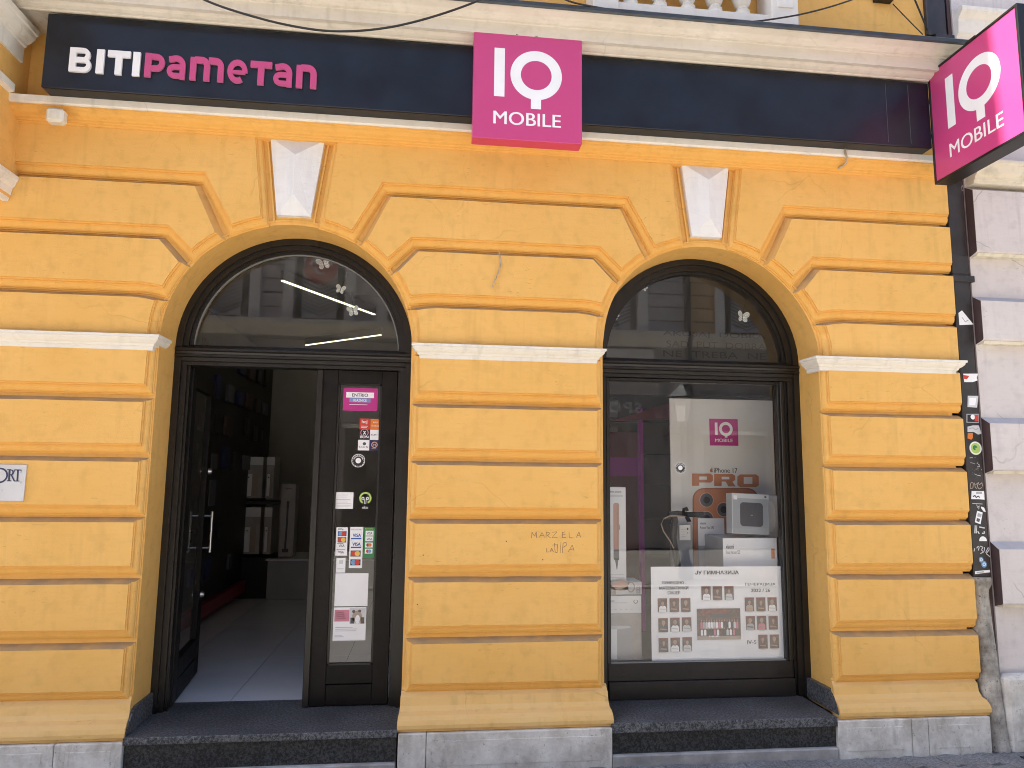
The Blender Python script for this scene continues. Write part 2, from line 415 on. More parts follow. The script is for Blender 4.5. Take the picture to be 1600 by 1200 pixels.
mat('steel', (.55, .55, .55), .28, .1, 10, metal=1.)
mat('plaque_metal', (.62, .62, .64), .42, .05, 5, metal=.35)
mat('ink_blue', (.03, .035, .09), .5, 0)
mat('cable_black', (.012, .012, .013), .5, 0)
mat('cable_pale', (.42, .36, .27), .6, .25, 40)
mat('plastic_cream', (.74, .70, .60), .45, .08, 20)
mat('concrete', (.34, .325, .31), .85, .4, 7, .3, 60)
granite('granite_tread', (.030, .033, .039), (.25, .258, .275), 75)
granite('granite_riser', (.005, .006, .006), (.085, .087, .09), 70, .5)
granite('paver_stone', (.20, .21, .222), (.40, .41, .42), 70, .8)
mat('street_stone', (.36, .338, .305), .85, .18, .8, .2, 30)
mat('kerb_pale', (.62, .60, .56), .8, .1)
glass_mat('glass'); clear_mat('glass_edge')
mat('paper_white', (.88, .88, .89), .6, .02, 10)
mat('print_black', (.015, .015, .018), .5, 0)
mat('print_dark', (.10, .10, .11), .5, 0)
mat('print_grey', (.42, .42, .44), .5, 0)
mat('print_palegrey', (.62, .63, .64), .5, 0)
mat('print_magenta', (.50, .03, .24), .45, 0)
mat('print_pink', (.62, .10, .20), .45, 0)
mat('print_rose', (.62, .22, .30), .45, 0)
mat('print_red', (.60, .05, .03), .45, 0)
mat('print_orange', (.75, .20, .03), .45, 0)
mat('print_blue', (.03, .10, .38), .45, 0)
mat('print_sky', (.16, .36, .60), .45, 0)
mat('print_lilac', (.22, .28, .55), .45, 0)
mat('print_navy', (.02, .02, .09), .45, 0)
mat('print_green', (.03, .22, .07), .45, 0)
mat('print_lime', (.45, .62, .16), .45, 0)
mat('print_yellow', (.80, .50, .10), .45, 0)
mat('print_brown', (.15, .10, .08), .5, .3, 60)
mat('scratch', (.34, .18, .075), .8, .3, 60)
mat('print_brick', (.22, .08, .06), .5, .3, 60)
mat('print_skin', (.45, .28, .21), .5, 0)
mat('print_copper', (.50, .20, .10), .35, .05, 10)
mat('print_copper_lo', (.36, .13, .06), .35, .05, 10)
mat('print_peach', (.60, .36, .29), .45, 0)
mat('print_tan', (.42, .34, .28), .45, 0)
mat('box_white', (.80, .80, .81), .45, .03, 10)
mat('box_grey', (.40, .42, .44), .5, .05, 10)
mat('box_photo', (.45, .42, .40), .5, .12, 12)
mat('shop_wall', (.42, .39, .36), .8, .05)
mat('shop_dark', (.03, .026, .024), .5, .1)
mat('shop_ceiling', (.40, .40, .40), .8, .03)
mat('shop_red', (.25, .02, .04), .4, .05)
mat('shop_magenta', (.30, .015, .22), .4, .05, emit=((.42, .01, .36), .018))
mat('tile', (.80, .82, .86), .14, .05, 2)
mat('tile_joint', (.10, .10, .10), .7, 0)
mat('banner_cloth', (.70, .69, .67), .7, .02, 4)
mat('black_plastic', (.012, .012, .012), .4, 0)
mat('wire_pale', (.42, .33, .25), .5, 0)
mat('led', (.9, .9, .8), .4, 0, emit=((1, .92, .58), .7))
mat('lamp_body', (.22, .22, .22), .5, 0)
mat('gauze', (.55, .62, .60), .7, .1, 40)
mat('opp_siding', (.56, .52, .54), .7, .1, 3)
mat('opp_trim', (.88, .87, .86), .7, .06, 3)
mat('opp_ledge', (.82, .78, .70), .7, .06, 3)
mat('opp_yellow', (.78, .52, .26), .7, .08, 3)
mat('opp_dark', (.030, .020, .020), .4, .1, 3)
mat('opp_joint', (.10, .09, .09), .8, .1)
mat('board_grey', (.12, .12, .12), .8, .05)
mat('opp_base', (.42, .40, .40), .7, .1, 3)
mat('flag_grey', (.66, .65, .66), .8, .05)
mat('flag_dark', (.10, .095, .10), .8, .05)
mat('flag_red', (.55, .05, .05), .8, .05)
mat('flag_pale', (.85, .83, .82), .8, .05)
mat('lamp_glass', (.75, .75, .72), .2, 0)
mat('roof_tile', (.30, .12, .07), .8, .2)

# ================================================================== SETTING
g = MB(); g.add([(-300, -300, -.03), (300, -300, -.03), (300, 300, -.03), (-300, 300, -.03)], [(0, 1, 2, 3)], 'street_stone')
g.build('street', kind='structure')
# pavement along the wall: every block of the interlocking pattern within reach of the eye is a piece of its own
pav = MB(); pav.box(-4.2, 7.2, -1.42, -.02, -.028, -.010, 'tile_joint'); pav = pav.build('pavement', kind='structure')
def zig(w, h, a=.028, gap=.004):
    w -= gap; h -= gap
    P = [(-w/2, -h/2), (-w/6, -h/2+a), (w/6, -h/2-a*.4), (w/2, -h/2+a*.5), (w/2, h/2+a*.5), (w/6, h/2-a*.4), (-w/6, h/2+a), (-w/2, h/2)]
    b = MB(); n = len(P); i = [(x*.965, y*.955) for x, y in P]
    b.add([(x, y, -.02) for x, y in P]+[(x, y, -.005) for x, y in P]+[(x, y, 0) for x, y in i],
          [list(range(2*n, 3*n))]+[(k, (k+1) % n, n+(k+1) % n, n+k) for k in range(n)]+[(n+k, n+(k+1) % n, 2*n+(k+1) % n, 2*n+k) for k in range(n)], 'paver_stone')
    return b.mesh('paver')
pw, ph = .235, .155
pm = [zig(pw, ph, .020+.006*k) for k in range(3)]
n = 0
for r in range(9):
    for c in range(33):
        x = -1.9+c*pw+(r % 2)*pw/2
        o = link('paver', random.choice(pm), pav, loc=(x, -.22-r*ph, random.uniform(-.003, .002)))
        o.rotation_euler = (random.uniform(-.012, .012), random.uniform(-.012, .012), 0); n += 1
k = MB(); k.box(-40, 40, -5.68, -5.54, -.03, .012, 'kerb_pale', .004); k.build('gutter_strip', kind='structure')

# ================================================================== YELLOW BUILDING
YB = empty('townhouse', (0, 0, 0), label='ochre yellow rendered townhouse with two arched openings and white trim', cat='building')
ZC, RD, RW = 2.38, .724, .714
def wcx(z): return 2.615-.035*min(max((z-2.5)/.4, 0), 1)
def hole(cx, R, z0, n=40, warp=False):
    P = [(-R, z0)]+[(-R*math.cos(math.pi*i/n), ZC+R*math.sin(math.pi*i/n)) for i in range(n+1)]+[(R, z0)]
    return [((wcx(z) if warp else cx)+x, z) for x, z in P]
dh = hole(0, RD, .2); wh = hole(2.615, RW, .2, warp=True); wb = hole(2.617, .712, .2)
out = [(-15, .2)]+dh+wh+[(4.236, .2), (4.236, 4.40), (-15, 4.40)]
b = MB(); b.add([(x, 0, z) for x, z in out], [list(range(len(out)))], 'yellow_plaster')
for F, B in ((dh, dh), (wh, wb)):                      # reveals
    q = len(F)
    b.add([(x, 0, z) for x, z in F]+[(x, .30, z) for x, z in B]+[(x, .44, z) for x, z in B],
          [(i, q+i, q+i+1, i+1) for i in range(q-1)]+[(q+i, 2*q+i, 2*q+i+1, q+i+1) for i in range(q-1)], 'yellow_plaster')
b.box(-15, 4.24, 0, .3, 4.40, 11.5, 'yellow_plaster')
b.box(4.215, 4.236, .001, 8, .0, 11.5, 'yellow_plaster')
b.box(-15, -14.8, .3, 8, 0, 11.5, 'yellow_plaster'); b.box(-15, 4.2, 7.8, 8, 0, 11.5, 'yellow_plaster')
b.build('wall', YB)
b = MB(); b.prof_x([(-.50, 11.5), (-.50, 11.62), (4, 13.6), (8.6, 11.62), (8.6, 11.5)], -15.2, 4.42, 'roof_tile'); b.build('roof', YB)

# --- rusticated blocks: face stands proud, cove below, sloping ledge above
def offset(P, W):
    n = len(P); L = []
    for i in range(n):
        (a, c), (d, e) = P[i], P[(i+1) % n]; l = math.hypot(d-a, e-c); L.append(((e-c)/l, -(d-a)/l))
    R = []
    for i in range(n):
        n1, n2 = L[i-1], L[i]; w1, w2 = W[i-1], W[i]; p = P[i]
        det = n1[0]*n2[1]-n1[1]*n2[0]
        if abs(det) < .05: R.append((p[0]+(n1[0]+n2[0])/2*(w1+w2)/2, p[1]+(n1[1]+n2[1])/2*(w1+w2)/2))
        else: R.append((p[0]+(w1*n2[1]-w2*n1[1])/det, p[1]+(n1[0]*w2-n2[0]*w1)/det))
    return R
RINGS = [(0, -.054), (.010, -.0460), (.16, -.0455), (.17, -.0345), (.34, -.034), (.50, -.0315), (.66, -.0255), (.77, -.0175), (.79, -.0105), (.885, -.0085), (.90, .006)]
def block(P, right_end=False, Pr=RINGS, m='yellow_plaster', parent=None, name='plaster_block'):
    Q = []                                               # hand-run edges: break long sides and let them wander a millimetre
    for i in range(len(P)):
        (a, c), (d, e) = P[i], P[(i+1) % len(P)]; l = math.hypot(d-a, e-c); k = max(1, int(l/.14)); Q.append((a, c))
        for t in range(1, k):
            w = random.uniform(-.0014, .0014); Q.append((a+(d-a)*t/k+(e-c)/l*w, c+(e-c)*t/k-(d-a)/l*w))
    P = Q
    n = len(P); W = []
    for i in range(n):
        (a, c), (d, e) = P[i], P[(i+1) % n]; l = math.hypot(d-a, e-c); nz = -(d-a)/l; nx = (e-c)/l
        w = .043-.023*nz if nz < 0 else .043-.015*nz
        if right_end and nx > .9: w = .012
        W.append((w, nz > .35))
    V = []; F = []; y0, y1 = Pr[0][1], Pr[-1][1]
    for t, y in Pr:
        Q = offset(P, [w*((y-y0)/(y1-y0) if up else t) for w, up in W]); V += [(x, y, z) for x, z in Q]
    F.append(list(range(n)))
    for r in range(len(Pr)-1):
        for i in range(n): F.append((r*n+i, (r+1)*n+i, (r+1)*n+(i+1) % n, r*n+(i+1) % n))
    b = MB(); b.add(V, F[:1], m)
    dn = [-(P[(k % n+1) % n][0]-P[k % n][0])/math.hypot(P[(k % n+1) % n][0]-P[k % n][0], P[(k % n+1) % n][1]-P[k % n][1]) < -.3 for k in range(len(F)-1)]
    b.add(V, [f for f, d in zip(F[1:], dn) if d], 'orange_bounce_moulding'); b.add(V, [f for f, d in zip(F[1:], dn) if not d], m); b.build(name, parent or YB)  # down-facing coves take the orange with the bounce painted in

def arcpts(a, c, n=5):
    """points from a to c round the arch centre, both given as (dx, z)"""
    A = math.atan2(a[1]-ZC, a[0]); B = math.atan2(c[1]-ZC, c[0]); ra = math.hypot(a[0], a[1]-ZC); rb = math.hypot(c[0], c[1]-ZC)
    return [((ra+(rb-ra)*i/n)*math.cos(A+(B-A)*i/n), ZC+(ra+(rb-ra)*i/n)*math.sin(A+(B-A)*i/n)) for i in range(n+1)]
# half outlines beside an arch, from the upper corner down and back out to the joint below
H3 = [(.245, 3.625)]+arcpts((.187, 3.131), (.347, 3.073))+[(.520, 3.385)]
H2 = [(.574, 3.294)]+arcpts((.442, 3.018), (.566, 2.912))+[(.705, 3.048)]
H1 = [(.750, 2.958)]+arcpts((.632, 2.828), (.714, 2.684))+[(.775, 2.696), (.840, 2.701)]
H0 = [(.870, 2.611), (.800, 2.604), (.748, 2.593)]+arcpts((.752, 2.585), (.776, 2.375), 6)
def dR(h): return [(x, z) for x, z in h]
def dL(h): return [(-x, z) for x, z in h]
def wL(h): return [(wcx(z)-x, z) for x, z in h]
def wR(h): return [(wcx(z)+x, z) for x, z in h]
XL, XR = -4.9, 4.268
for h, zt, zb in ((H3, 3.625, 3.385), (H2, 3.294, 3.048), (H1, 2.958, 2.701), (H0, 2.611, 2.375)):
    block(dL(h)[::-1]+[(XL, zt), (XL, zb)])
    block(dR(h)+wL(h)[::-1])
    block(wR(h)+[(XR, zb), (XR, zt)], right_end=True)
ROWS = [(2.310, 2.108), (2.007, 1.769), (1.670, 1.428), (1.334, 1.100), (1.001, .760), (.662, .444)]
for zt, zb in ROWS:
    for x0, x1, e in ((XL, -.771, 0), (.777, 1.850, 0), (3.357, XR, 1)):
        j = lambda: random.uniform(-.0025, .0025)
        block([(x0+j(), zt+j()), (x0+j(), zb+j()), (x1+(0 if e else j()), zb+j()), (x1+(0 if e else j()), zt+j())], right_end=bool(e))

# --- keystones
for cx in (.0, 2.581):
    zt, zb, wt, wbm = 3.636, 3.149, .160, .099
    b = MB()
    def tr(e, y): return [(cx-wbm-e, y, zb-e), (cx+wbm+e, y, zb-e), (cx+wt+e, y, zt+e*.3), (cx-wt-e, y, zt+e*.3)]
    apex = [(cx, -.088, zb+.115), (cx, -.088, zt-.125)]
    V = tr(0, -.036)+tr(0, .0)+apex
    b.add(V, [(0, 1, 8), (1, 2, 9, 8), (2, 3, 9), (3, 0, 8, 9), (0, 4, 5, 1), (1, 5, 6, 2), (2, 6, 7, 3), (3, 7, 4, 0)], 'keystone_white')
    b.build('keystone', YB)
    f = MB()
    f.prism([(cx+wbm+.012, zb-.03), (cx+wbm+.023, zb-.03), (cx+wt+.027, zt-.005), (cx+wt+.016, zt-.005)], -.014, .004, 'yellow_plaster')
    f.prism([(cx-wbm-.023, zb-.03), (cx-wbm-.012, zb-.03), (cx-wt-.016, zt-.005), (cx-wt-.027, zt-.005)], -.014, .004, 'yellow_plaster')
    f.build('keystone_fillet', YB)
# a slim roll round each arch, between blocks and opening
for F in (dh, wh):
    c0 = 0 if F is dh else 2.598
    b = MB(); b.arc(c0, ZC, RD+.018, RD+.028, -.009, .004, 'yellow_plaster', math.radians(2), math.radians(178), 48); b.build('arch_moulding', YB)

# --- imposts
IMP = [(.104, 2.386), (.104, 2.372), (.096, 2.369), (.094, 2.358), (.082, 2.345), (.070, 2.337), (.066, 2.326), (.058, 2.323), (.056, 2.303), (.050, 2.300)]
def impost(x0, x1, el, er):
    b = MB(); V = []; F = []
    V += [(x0-(.055 if el else 0), .0, 2.392), (x1+(.055 if er else 0), .0, 2.392)]
    rows = []
    for p, z in IMP:
        e = p-.053; o = len(V)
        a, c = x0-(e if el else 0), x1+(e if er else 0)
        V += [(a, .0 if not el else .10, z), (a, -p, z), (c, -p, z), (c, .0 if not er else .10, z)]; rows.append(o)
    for q in range(len(rows)-1):
        for k in range(3): F.append((rows[q]+k, rows[q+1]+k, rows[q+1]+k+1, rows[q]+k+1))
    r = rows[0]; F.append((r, r+1, r+2, r+3)); r = rows[-1]; F.append((r+3, r+2, r+1, r))
    b.add(V, F, 'white_trim'); b.build('impost', YB)
impost(-4.9, -.742, False, True); impost(.777, 1.850, True, True); impost(3.300, 4.236, True, True)

# --- base moulding and stone plinth
BASE = [(.0, .412), (-.016, .405), (-.014, .398), (-.022, .385), (-.036, .372), (-.039, .352), (-.043, .325), (-.058, .305), (-.060, .300), (-.092, .288), (-.112, .268), (-.121, .245), (-.120, .226), (-.108, .214), (-.104, .207), (.0, .207)]
for x0, x1 in ((-4.9, -.706), (.706, 1.928), (3.292, 4.236)):
    b = MB(); el, er = x0 > -4, x1 < 4.2
    b.prof_x(BASE, x0, x1, 'base_plaster', (lambda p: (.02+p[0]*.15)) if el else None, (lambda p: -(.02+p[0]*.15)) if er else (lambda p: .012-p[0]*.18))
    o = b.build('base_moulding', YB)
def slab(x0, x1):
    b = MB(); b.box(x0, x1, -.130, -.005, -.03, .2045, 'plinth_stone', .004)
    if x1-x0 > .25: b.box(x0+.055, x1-.055, -.1325, -.12, .035, .165, 'plinth_stone', .0012)
    b.build('plinth_stone_slab', YB)
for a, c in ((-4.9, -3.6), (-3.595, -2.3), (-2.295, -1.05), (-1.046, -.712), (.716, .868), (.871, 1.914), (3.272, 3.735), (3.738, 3.842), (3.845, 4.248)): slab(a, c)

# --- string course under the long sign
b = MB(); b.prof_x([(.0, 3.745), (-.168, 3.737), (-.168, 3.700), (-.160, 3.692), (.0, 3.692)], -4.9, 4.245, 'white_trim'); b.build('string_course_cap', YB)
b = MB(); b.prof_x([(.0, 3.6915), (-.150, 3.6915), (-.150, 3.684), (-.142, 3.680), (-.137, 3.668), (-.122, 3.655), (-.102, 3.646), (-.096, 3.640), (-.080, 3.636), (-.076, 3.630), (-.066, 3.628), (-.062, 3.618), (0, 3.618)], -4.9, 4.240, 'orange_bounce_moulding'); b.build('string_course', YB)
# --- main cornice with sheet metal on top
CORN = [(.0, 4.272), (-.055, 4.272), (-.055, 4.240), (-.085, 4.232), (-.16, 4.228), (-.215, 4.222), (-.235, 4.205), (-.262, 4.192), (-.272, 4.192), (-.274, 4.200), (-.290, 4.202), (-.308, 4.210), (-.318, 4.222), (-.320, 4.226), (-.332, 4.226), (-.333, 4.216), (-.360, 4.216), (-.361, 4.286), (-.372, 4.288), (-.373, 4.298), (-.384, 4.300), (-.392, 4.304), (-.398, 4.314), (-.408, 4.322), (-.428, 4.327), (-.444, 4.332), (-.453, 4.342), (-.455, 4.352), (.0, 4.362)]
b = MB(); b.prof_x(CORN, -1.62, 4.13, 'cornice_white'); b.build('cornice', YB)
b = MB(); b.prof_x([(-.472, 4.327), (-.468, 4.327), (-.464, 4.354), (.0, 4.46), (.0, 4.47), (-.472, 4.364)], -1.62, 4.17, 'flashing')
b.prof_x([(-.480, 4.335), (-.472, 4.327), (-.472, 4.364), (-.480, 4.356)], -1.62, 4.17, 'flashing'); b.build('flashing', YB)

# --- balustrade of the upper window, standing on the cornice
bl = MB(); bl.box(1.83, 3.17, -.20, -.02, 4.46, 4.615, 'white_trim', .006); bl.box(1.80, 3.20, -.22, -.01, 5.10, 5.20, 'white_trim', .01); bl = bl.build('balustrade_rail', YB)
for x0, x1 in ((1.80, 1.965), (2.985, 3.17)):
    p = MB(); p.box(x0, x1, -.215, -.008, 4.468, 5.098, 'white_trim', .006); p.box(x0+.04, x1-.04, -.222, -.21, 4.66, 5.05, 'white_trim', .003); p.build('balustrade_post', YB)
me = None
for x in (2.062, 2.258, 2.448, 2.632, 2.822):
    if me is None:
        p = MB(); p.lathe(0, 0, [(.052, 0), (.052, .025), (.044, .03), (.050, .045), (.034, .06), (.032, .075), (.046, .085), (.052, .10), (.066, .15), (.070, .19), (.062, .25), (.042, .33), (.032, .40), (.046, .42), (.052, .484)], 'white_trim', 18); me = p.mesh('baluster')
    link('baluster', me, YB, loc=(x, -.13, 4.616))

# --- corbelled bay at the left edge
OX = -1.575
b = MB(); b.box(-4.9, OX, -.62, .0, 3.16, 11.5, 'yellow_plaster', .003); b.build('corbelled_bay', YB)
def bay_trim(prof, y1, m, name):
    """profile (out, z) run along the side of the bay from its front to y1 and along the front"""
    b = MB(); n = len(prof)
    R = []
    for y, ex in ((y1, 0), (-.62, 1)):
        R.append([(OX+p, y-(p if ex else 0), z) for p, z in prof])
    R.append([(-4.9, -.62-p, z) for p, z in prof])
    V = R[0]+R[1]+R[2]
    b.add(V, [(q*n+i, q*n+(i+1) % n, (q+1)*n+(i+1) % n, (q+1)*n+i) for q in range(2) for i in range(n)]+[list(range(n))[::-1], list(range(2*n, 3*n))], m)
    b.build(name, YB)
bay_trim([(-.01, 4.165), (.085, 4.165), (.085, 4.135), (.075, 4.13), (.068, 4.11), (.05, 4.09), (.028, 4.075), (.024, 4.062), (.014, 4.058), (.012, 3.965), (-.01, 3.965)], -.095, 'white_trim', 'bay_cornice')
bay_trim([(-.01, 3.79), (.028, 3.79), (.028, 3.745), (-.01, 3.735)], -.169, 'white_trim', 'bay_band')
bay_trim([(-.01, 3.285), (.035, 3.285), (.035, 3.262), (.027, 3.255), (.020, 3.23), (.008, 3.215), (.004, 3.19), (-.01, 3.14), (-.04, 3.14)], -.058, 'white_trim', 'bay_foot')
bay_trim([(-.01, 4.40), (.22, 4.40), (.22, 4.345), (.19, 4.33), (.175, 4.30), (.16, 4.29), (.14, 4.225), (.05, 4.215), (.04, 4.20), (-.01, 4.20)], .0, 'cornice_white', 'bay_eaves')

# --- steps
def steps(x0, x1, zt, zn):
    b = MB(); b.box(x0, x1, -.128, .46, zn, zt, 'granite_tread', .003); b.build('step_tread', YB)
    b = MB(); b.box(x0+.003, x1-.003, -.105, .2, .056, zn-.001, 'granite_riser', .002); b.build('step_riser', YB)
    b = MB(); b.box(x0+.004, x1-.004, -.134, .2, -.03, .0555, 'concrete', .006); b.build('step_footing', YB)
steps(-.712, .710, .2265, .188); steps(1.912, 3.272, .2262, .174)
for x, s, y1 in ((-.724, 1, .27), (3.3265, -1, .27)):
    b = MB(); P = [(-.115, .228), (y1, .228), (y1, .345), (.02, .345), (-.03, .325), (-.075, .285)]
    n = len(P); xa, xb = (x-.004, x+.018) if s > 0 else (x-.030, x+.004)
    b.add([(xa, y, z) for y, z in P]+[(xb, y, z) for y, z in P], [list(range(n))[::-1], list(range(n, 2*n))]+[(i, (i+1) % n, n+(i+1) % n, n+i) for i in range(n)], 'granite_tread'); b.build('granite_skirting', YB)

# ------------------------------------------------------------------ doorway
def frame(cx, R, Rg, z0, name):
    b = MB(); W = 'door_wood'
    b.arc(cx, ZC, R-.036, R+.004, .255, .40, W); b.arc(cx, ZC, Rg+.018, R-.034, .275, .38, W); b.arc(cx, ZC, Rg, Rg+.02, .295, .36, W)
    for s in (-1, 1):
        for r0, r1, y0, y1 in ((R-.036, R+.004, .255, .40), (Rg+.018, R-.035, .275, .38), (Rg+.004, Rg+.0195, .295, .36)):
            b.box(cx+s*r0, cx+s*r1, y0, y1, z0, ZC, W)
    # transom: a ledge, a cove and two fillets
    b.prof_x([(.238, 2.372), (.238, 2.360), (.248, 2.352), (.252, 2.338), (.243, 2.334), (.243, 2.322), (.258, 2.316), (.260, 2.296), (.270, 2.290), (.270, 2.270), (.37, 2.270), (.37, 2.400), (.288, 2.400), (.262, 2.384)], cx-R+.001, cx+R-.001, W)
    return b.build(name, YB)
DF = frame(0, RD-.004, .635, .2265, 'door_frame')
s_ = MB(); s_.arc(0, ZC, .628, .636, .312, .33, 'seal_grey'); s_.build('glazing_seal', DF)
def fan(cx, Rg, name, parent):
    P = [(cx+Rg*math.cos(math.pi*i/36), ZC+Rg*math.sin(math.pi*i/36)) for i in range(37)]
    b = MB(); n = len(P)
    b.add([(x, .320, z) for x, z in P], [list(range(n))], 'glass')
    b.add([(x, .320, z) for x, z in P]+[(x, .327, z) for x, z in P], [list(range(2*n-1, n-1, -1))], 'glass_edge'); b.build(name, parent)
fan(0, .634, 'fanlight_pane', DF)
def pane(x0, x1, z0, z1, parent, y=.318, name='pane'):
    b = MB(); b.add([(x0, y, z0), (x1, y, z0), (x1, y, z1), (x0, y, z1)], [(0, 1, 2, 3)], 'glass')
    b.add([(x0, y+.007, z0), (x1, y+.007, z0), (x1, y+.007, z1), (x0, y+.007, z1)], [(3, 2, 1, 0)], 'glass_edge'); return b.build(name, parent)

def leaf(x0, x1, gx0, gx1, gz0, gz1, z0, z1, y0, y1, parent, name):
    b = MB(); W = 'leaf_wood'
    b.box(x0, gx0, y0, y1, z0, z1, W, .003); b.box(gx1, x1, y0, y1, z0, z1, W, .003)
    b.box(gx0, gx1, y0+.001, y1, gz1, z1, W, .003); b.box(gx0, gx1, y0+.001, y1, z0+.125, gz0, W, .003)
    b.box(gx0, gx1, y0+.006, y1, z0, z0+.120, W, .003)
    for s in ((gx0, gx0+.012, gz0, gz1), (gx1-.012, gx1, gz0, gz1), (gx0, gx1, gz0, gz0+.012), (gx0, gx1, gz1-.012, gz1)):
        b.box(s[0], s[1], y0+.008, y1-.006, s[2], s[3], 'door_wood')
    return b.build(name, parent)
LF = leaf(.150, .632, .262, .536, .462, 2.185, .232, 2.268, .298, .345, YB, 'door_leaf')
pane(.262, .536, .462, 2.185, LF, .320)
b = MB(); b.box(.130, .168, .284, .3, .232, 2.266, 'door_wood', .003); b.box(.14, .158, .345, .36, .24, 2.26, 'door_wood'); b.build('cover_strip', LF)
# left leaf, swung open into the shop
OL = empty('open_door_leaf', (-.630, .345, 0)); OL.parent = YB
b = MB(); W = 'leaf_wood'
L = .765
def lbox(b, u0, u1, z0, z1, t0, t1, m, bev=0): b.box(t0, t1, u0, u1, z0, z1, m, bev)
for u0, u1, z0, z1 in ((0, .115, .235, 2.266), (L-.115, L, .235, 2.266), (.115, L-.115, 2.15, 2.266), (.115, L-.115, .36, .48), (.115, L-.115, .235, .355)):
    lbox(b, u0, u1, z0, z1, -.045, 0, W, .003)
bd = link('leaf_frame', b.mesh('leaf_frame'), OL); bd.location = (0, 0, 0)
b = MB(); b.add([(-.02, .115, .48), (-.02, L-.115, .48), (-.02, L-.115, 2.15), (-.02, .115, 2.15)], [(0, 1, 2, 3)], 'glass')
bd = link('pane', b.mesh('pane'), OL); bd.location = (0, 0, 0)
b = MB(); b.tube([(0, .66, 1.31), (.045, .66, 1.31), (.045, .66, 1.30)], .007, 'steel'); b.tube([(.048, .66, 1.34), (.048, .66, 1.06)], .010, 'steel', 10); b.tube([(0, .66, 1.09), (.045, .66, 1.09)], .007, 'steel')
bd = link('handle', b.mesh('handle'), OL); bd.location = (0, 0, 0)
for z in (.77, 1.62):
    b = MB(); b.tube([(0, .70, z), (.012, .70, z), (.022, .70, z)], .014, 'steel', 12, [.022, .02, .016]); bd = link('lock_rosette', b.mesh('lock'), OL); bd.location = (0, 0, 0)
OL.rotation_euler = (0, 0, math.radians(6.5))

# ------------------------------------------------------------------ shop window
WF = frame(2.617, .709, .617, .2265, 'window_frame')
fan(2.617, .616, 'fanlight_pane', WF)
b = MB(); b.box(2.000, 3.234, .276, .36, .2265, .335, 'door_wood_flat', .004); b.box(2.000, 3.234, .296, .36, .3355, .443, 'door_wood_flat', .003); b.build('bottom_panel', WF)
b = MB()
for x0, x1, z0, z1 in ((1.996, 2.020, .444, 2.268), (3.186, 3.236, .444, 2.268), (2.020, 3.186, 2.247, 2.268)): b.box(x0, x1, .292, .35, z0, z1, 'door_wood', .003)
b.box(3.20, 3.222, .276, .292, .444, 2.268, 'door_wood', .004); b.build('casement', WF)
pane(2.020, 3.186, .444, 2.247, WF, .316)
s_ = MB(); s_.box(2.02, 3.186, .300, .32, .440, .450, 'seal_grey'); s_.build('glazing_seal', WF)
for px in (1013, 1159):
    x, z = at(px, 573, .238); b = MB(); b.tube([(x, .2375, z-.004), (x, .236, z-.004)], .004, 'print_black', 8); b.build('screw', WF)

# ------------------------------------------------------------------ the shop behind
fl = MB(); fl.box(-2.4, 3.9, .30, 8.2, .14, .2165, 'tile_joint'); fl = fl.build('shop_floor', kind='structure')
tm = MB(); tm.box(-.298, .298, -.598, .598, -.004, 0, 'tile'); tm = tm.mesh('tile')
for i in range(9):
    for j in range(7):
        if i*.6-1.62 < 2.0: link('tile', tm, fl, loc=(-1.62+i*.6-.21, .94+j*1.2, .2212))
w = MB()
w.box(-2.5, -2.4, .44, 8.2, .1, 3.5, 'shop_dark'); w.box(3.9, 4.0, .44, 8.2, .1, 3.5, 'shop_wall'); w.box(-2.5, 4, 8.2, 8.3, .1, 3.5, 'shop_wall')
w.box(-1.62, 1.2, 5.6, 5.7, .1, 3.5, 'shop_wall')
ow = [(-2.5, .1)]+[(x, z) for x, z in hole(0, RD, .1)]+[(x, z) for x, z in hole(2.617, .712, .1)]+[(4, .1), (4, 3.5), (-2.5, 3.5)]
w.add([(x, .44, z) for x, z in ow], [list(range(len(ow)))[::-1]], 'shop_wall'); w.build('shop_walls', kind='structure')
c = MB(); c.box(-2.5, 4, .44, 8.3, 3.42, 3.5, 'shop_ceiling'); c.build('shop_ceiling', kind='structure')

# ================================================================== MAUVE NEIGHBOUR
NB = empty('neighbour_house', (4.45, 0, 0), label='pale mauve house with wide rusticated bands to the right of the downpipe', cat='building')
b = MB(); b.box(4.432, 16, -.012, .3, .0, 11, 'mauve_plaster'); b.box(4.405, 4.432, .0, 7, 0, 11, 'brown_paint'); b.build('wall', NB)
b = MB(); b.prof_x([(-.6, 11), (-.6, 11.1), (4, 13), (8, 11.1), (8, 11)], 4.43, 16, 'roof_tile'); b.build('roof', NB)
for zt, zb in ((3.60, 3.106), (2.836, 2.51), (2.026, 1.662), (1.229, .827)):
    b = MB(); b.prof_x([(-.013, zt), (-.082, zt-.042), (-.082, zb+.03), (-.076, zb+.02), (-.013, zb)], 4.432, 16, 'mauve_plaster')
    P = [(-.012, zt-.002), (-.080, zt-.044), (-.080, zb+.03), (-.074, zb+.021), (-.012, zb+.002)]
    b.add([(4.4305, y, z) for y, z in P], [list(range(5))], 'brown_paint'); b.build('plaster_band', NB)
    b = MB(); b.prof_x([(-.013, zb-.003), (-.06, zb-.001), (-.072, zb+.017), (-.06, zb+.0165)], 4.445, 16, 'cream_plaster'); b.build('band_underside', NB)
b = MB(); b.prof_x([(-.012, 3.76), (-.155, 3.745), (-.155, 3.725), (-.145, 3.715), (-.125, 3.665), (-.10, 3.645), (-.098, 3.625), (-.088, 3.62), (-.086, 3.601), (-.012, 3.601)], 4.44, 16, 'cream_plaster'); b.build('string_course', NB)
b = MB(); b.prof_x([(-.012, 4.90), (-.10, 4.89), (-.10, 4.86), (-.06, 4.82), (-.05, 4.72), (-.03, 4.70), (-.012, 4.55)], 4.44, 16, 'white_trim'); b.build('upper_course', NB)
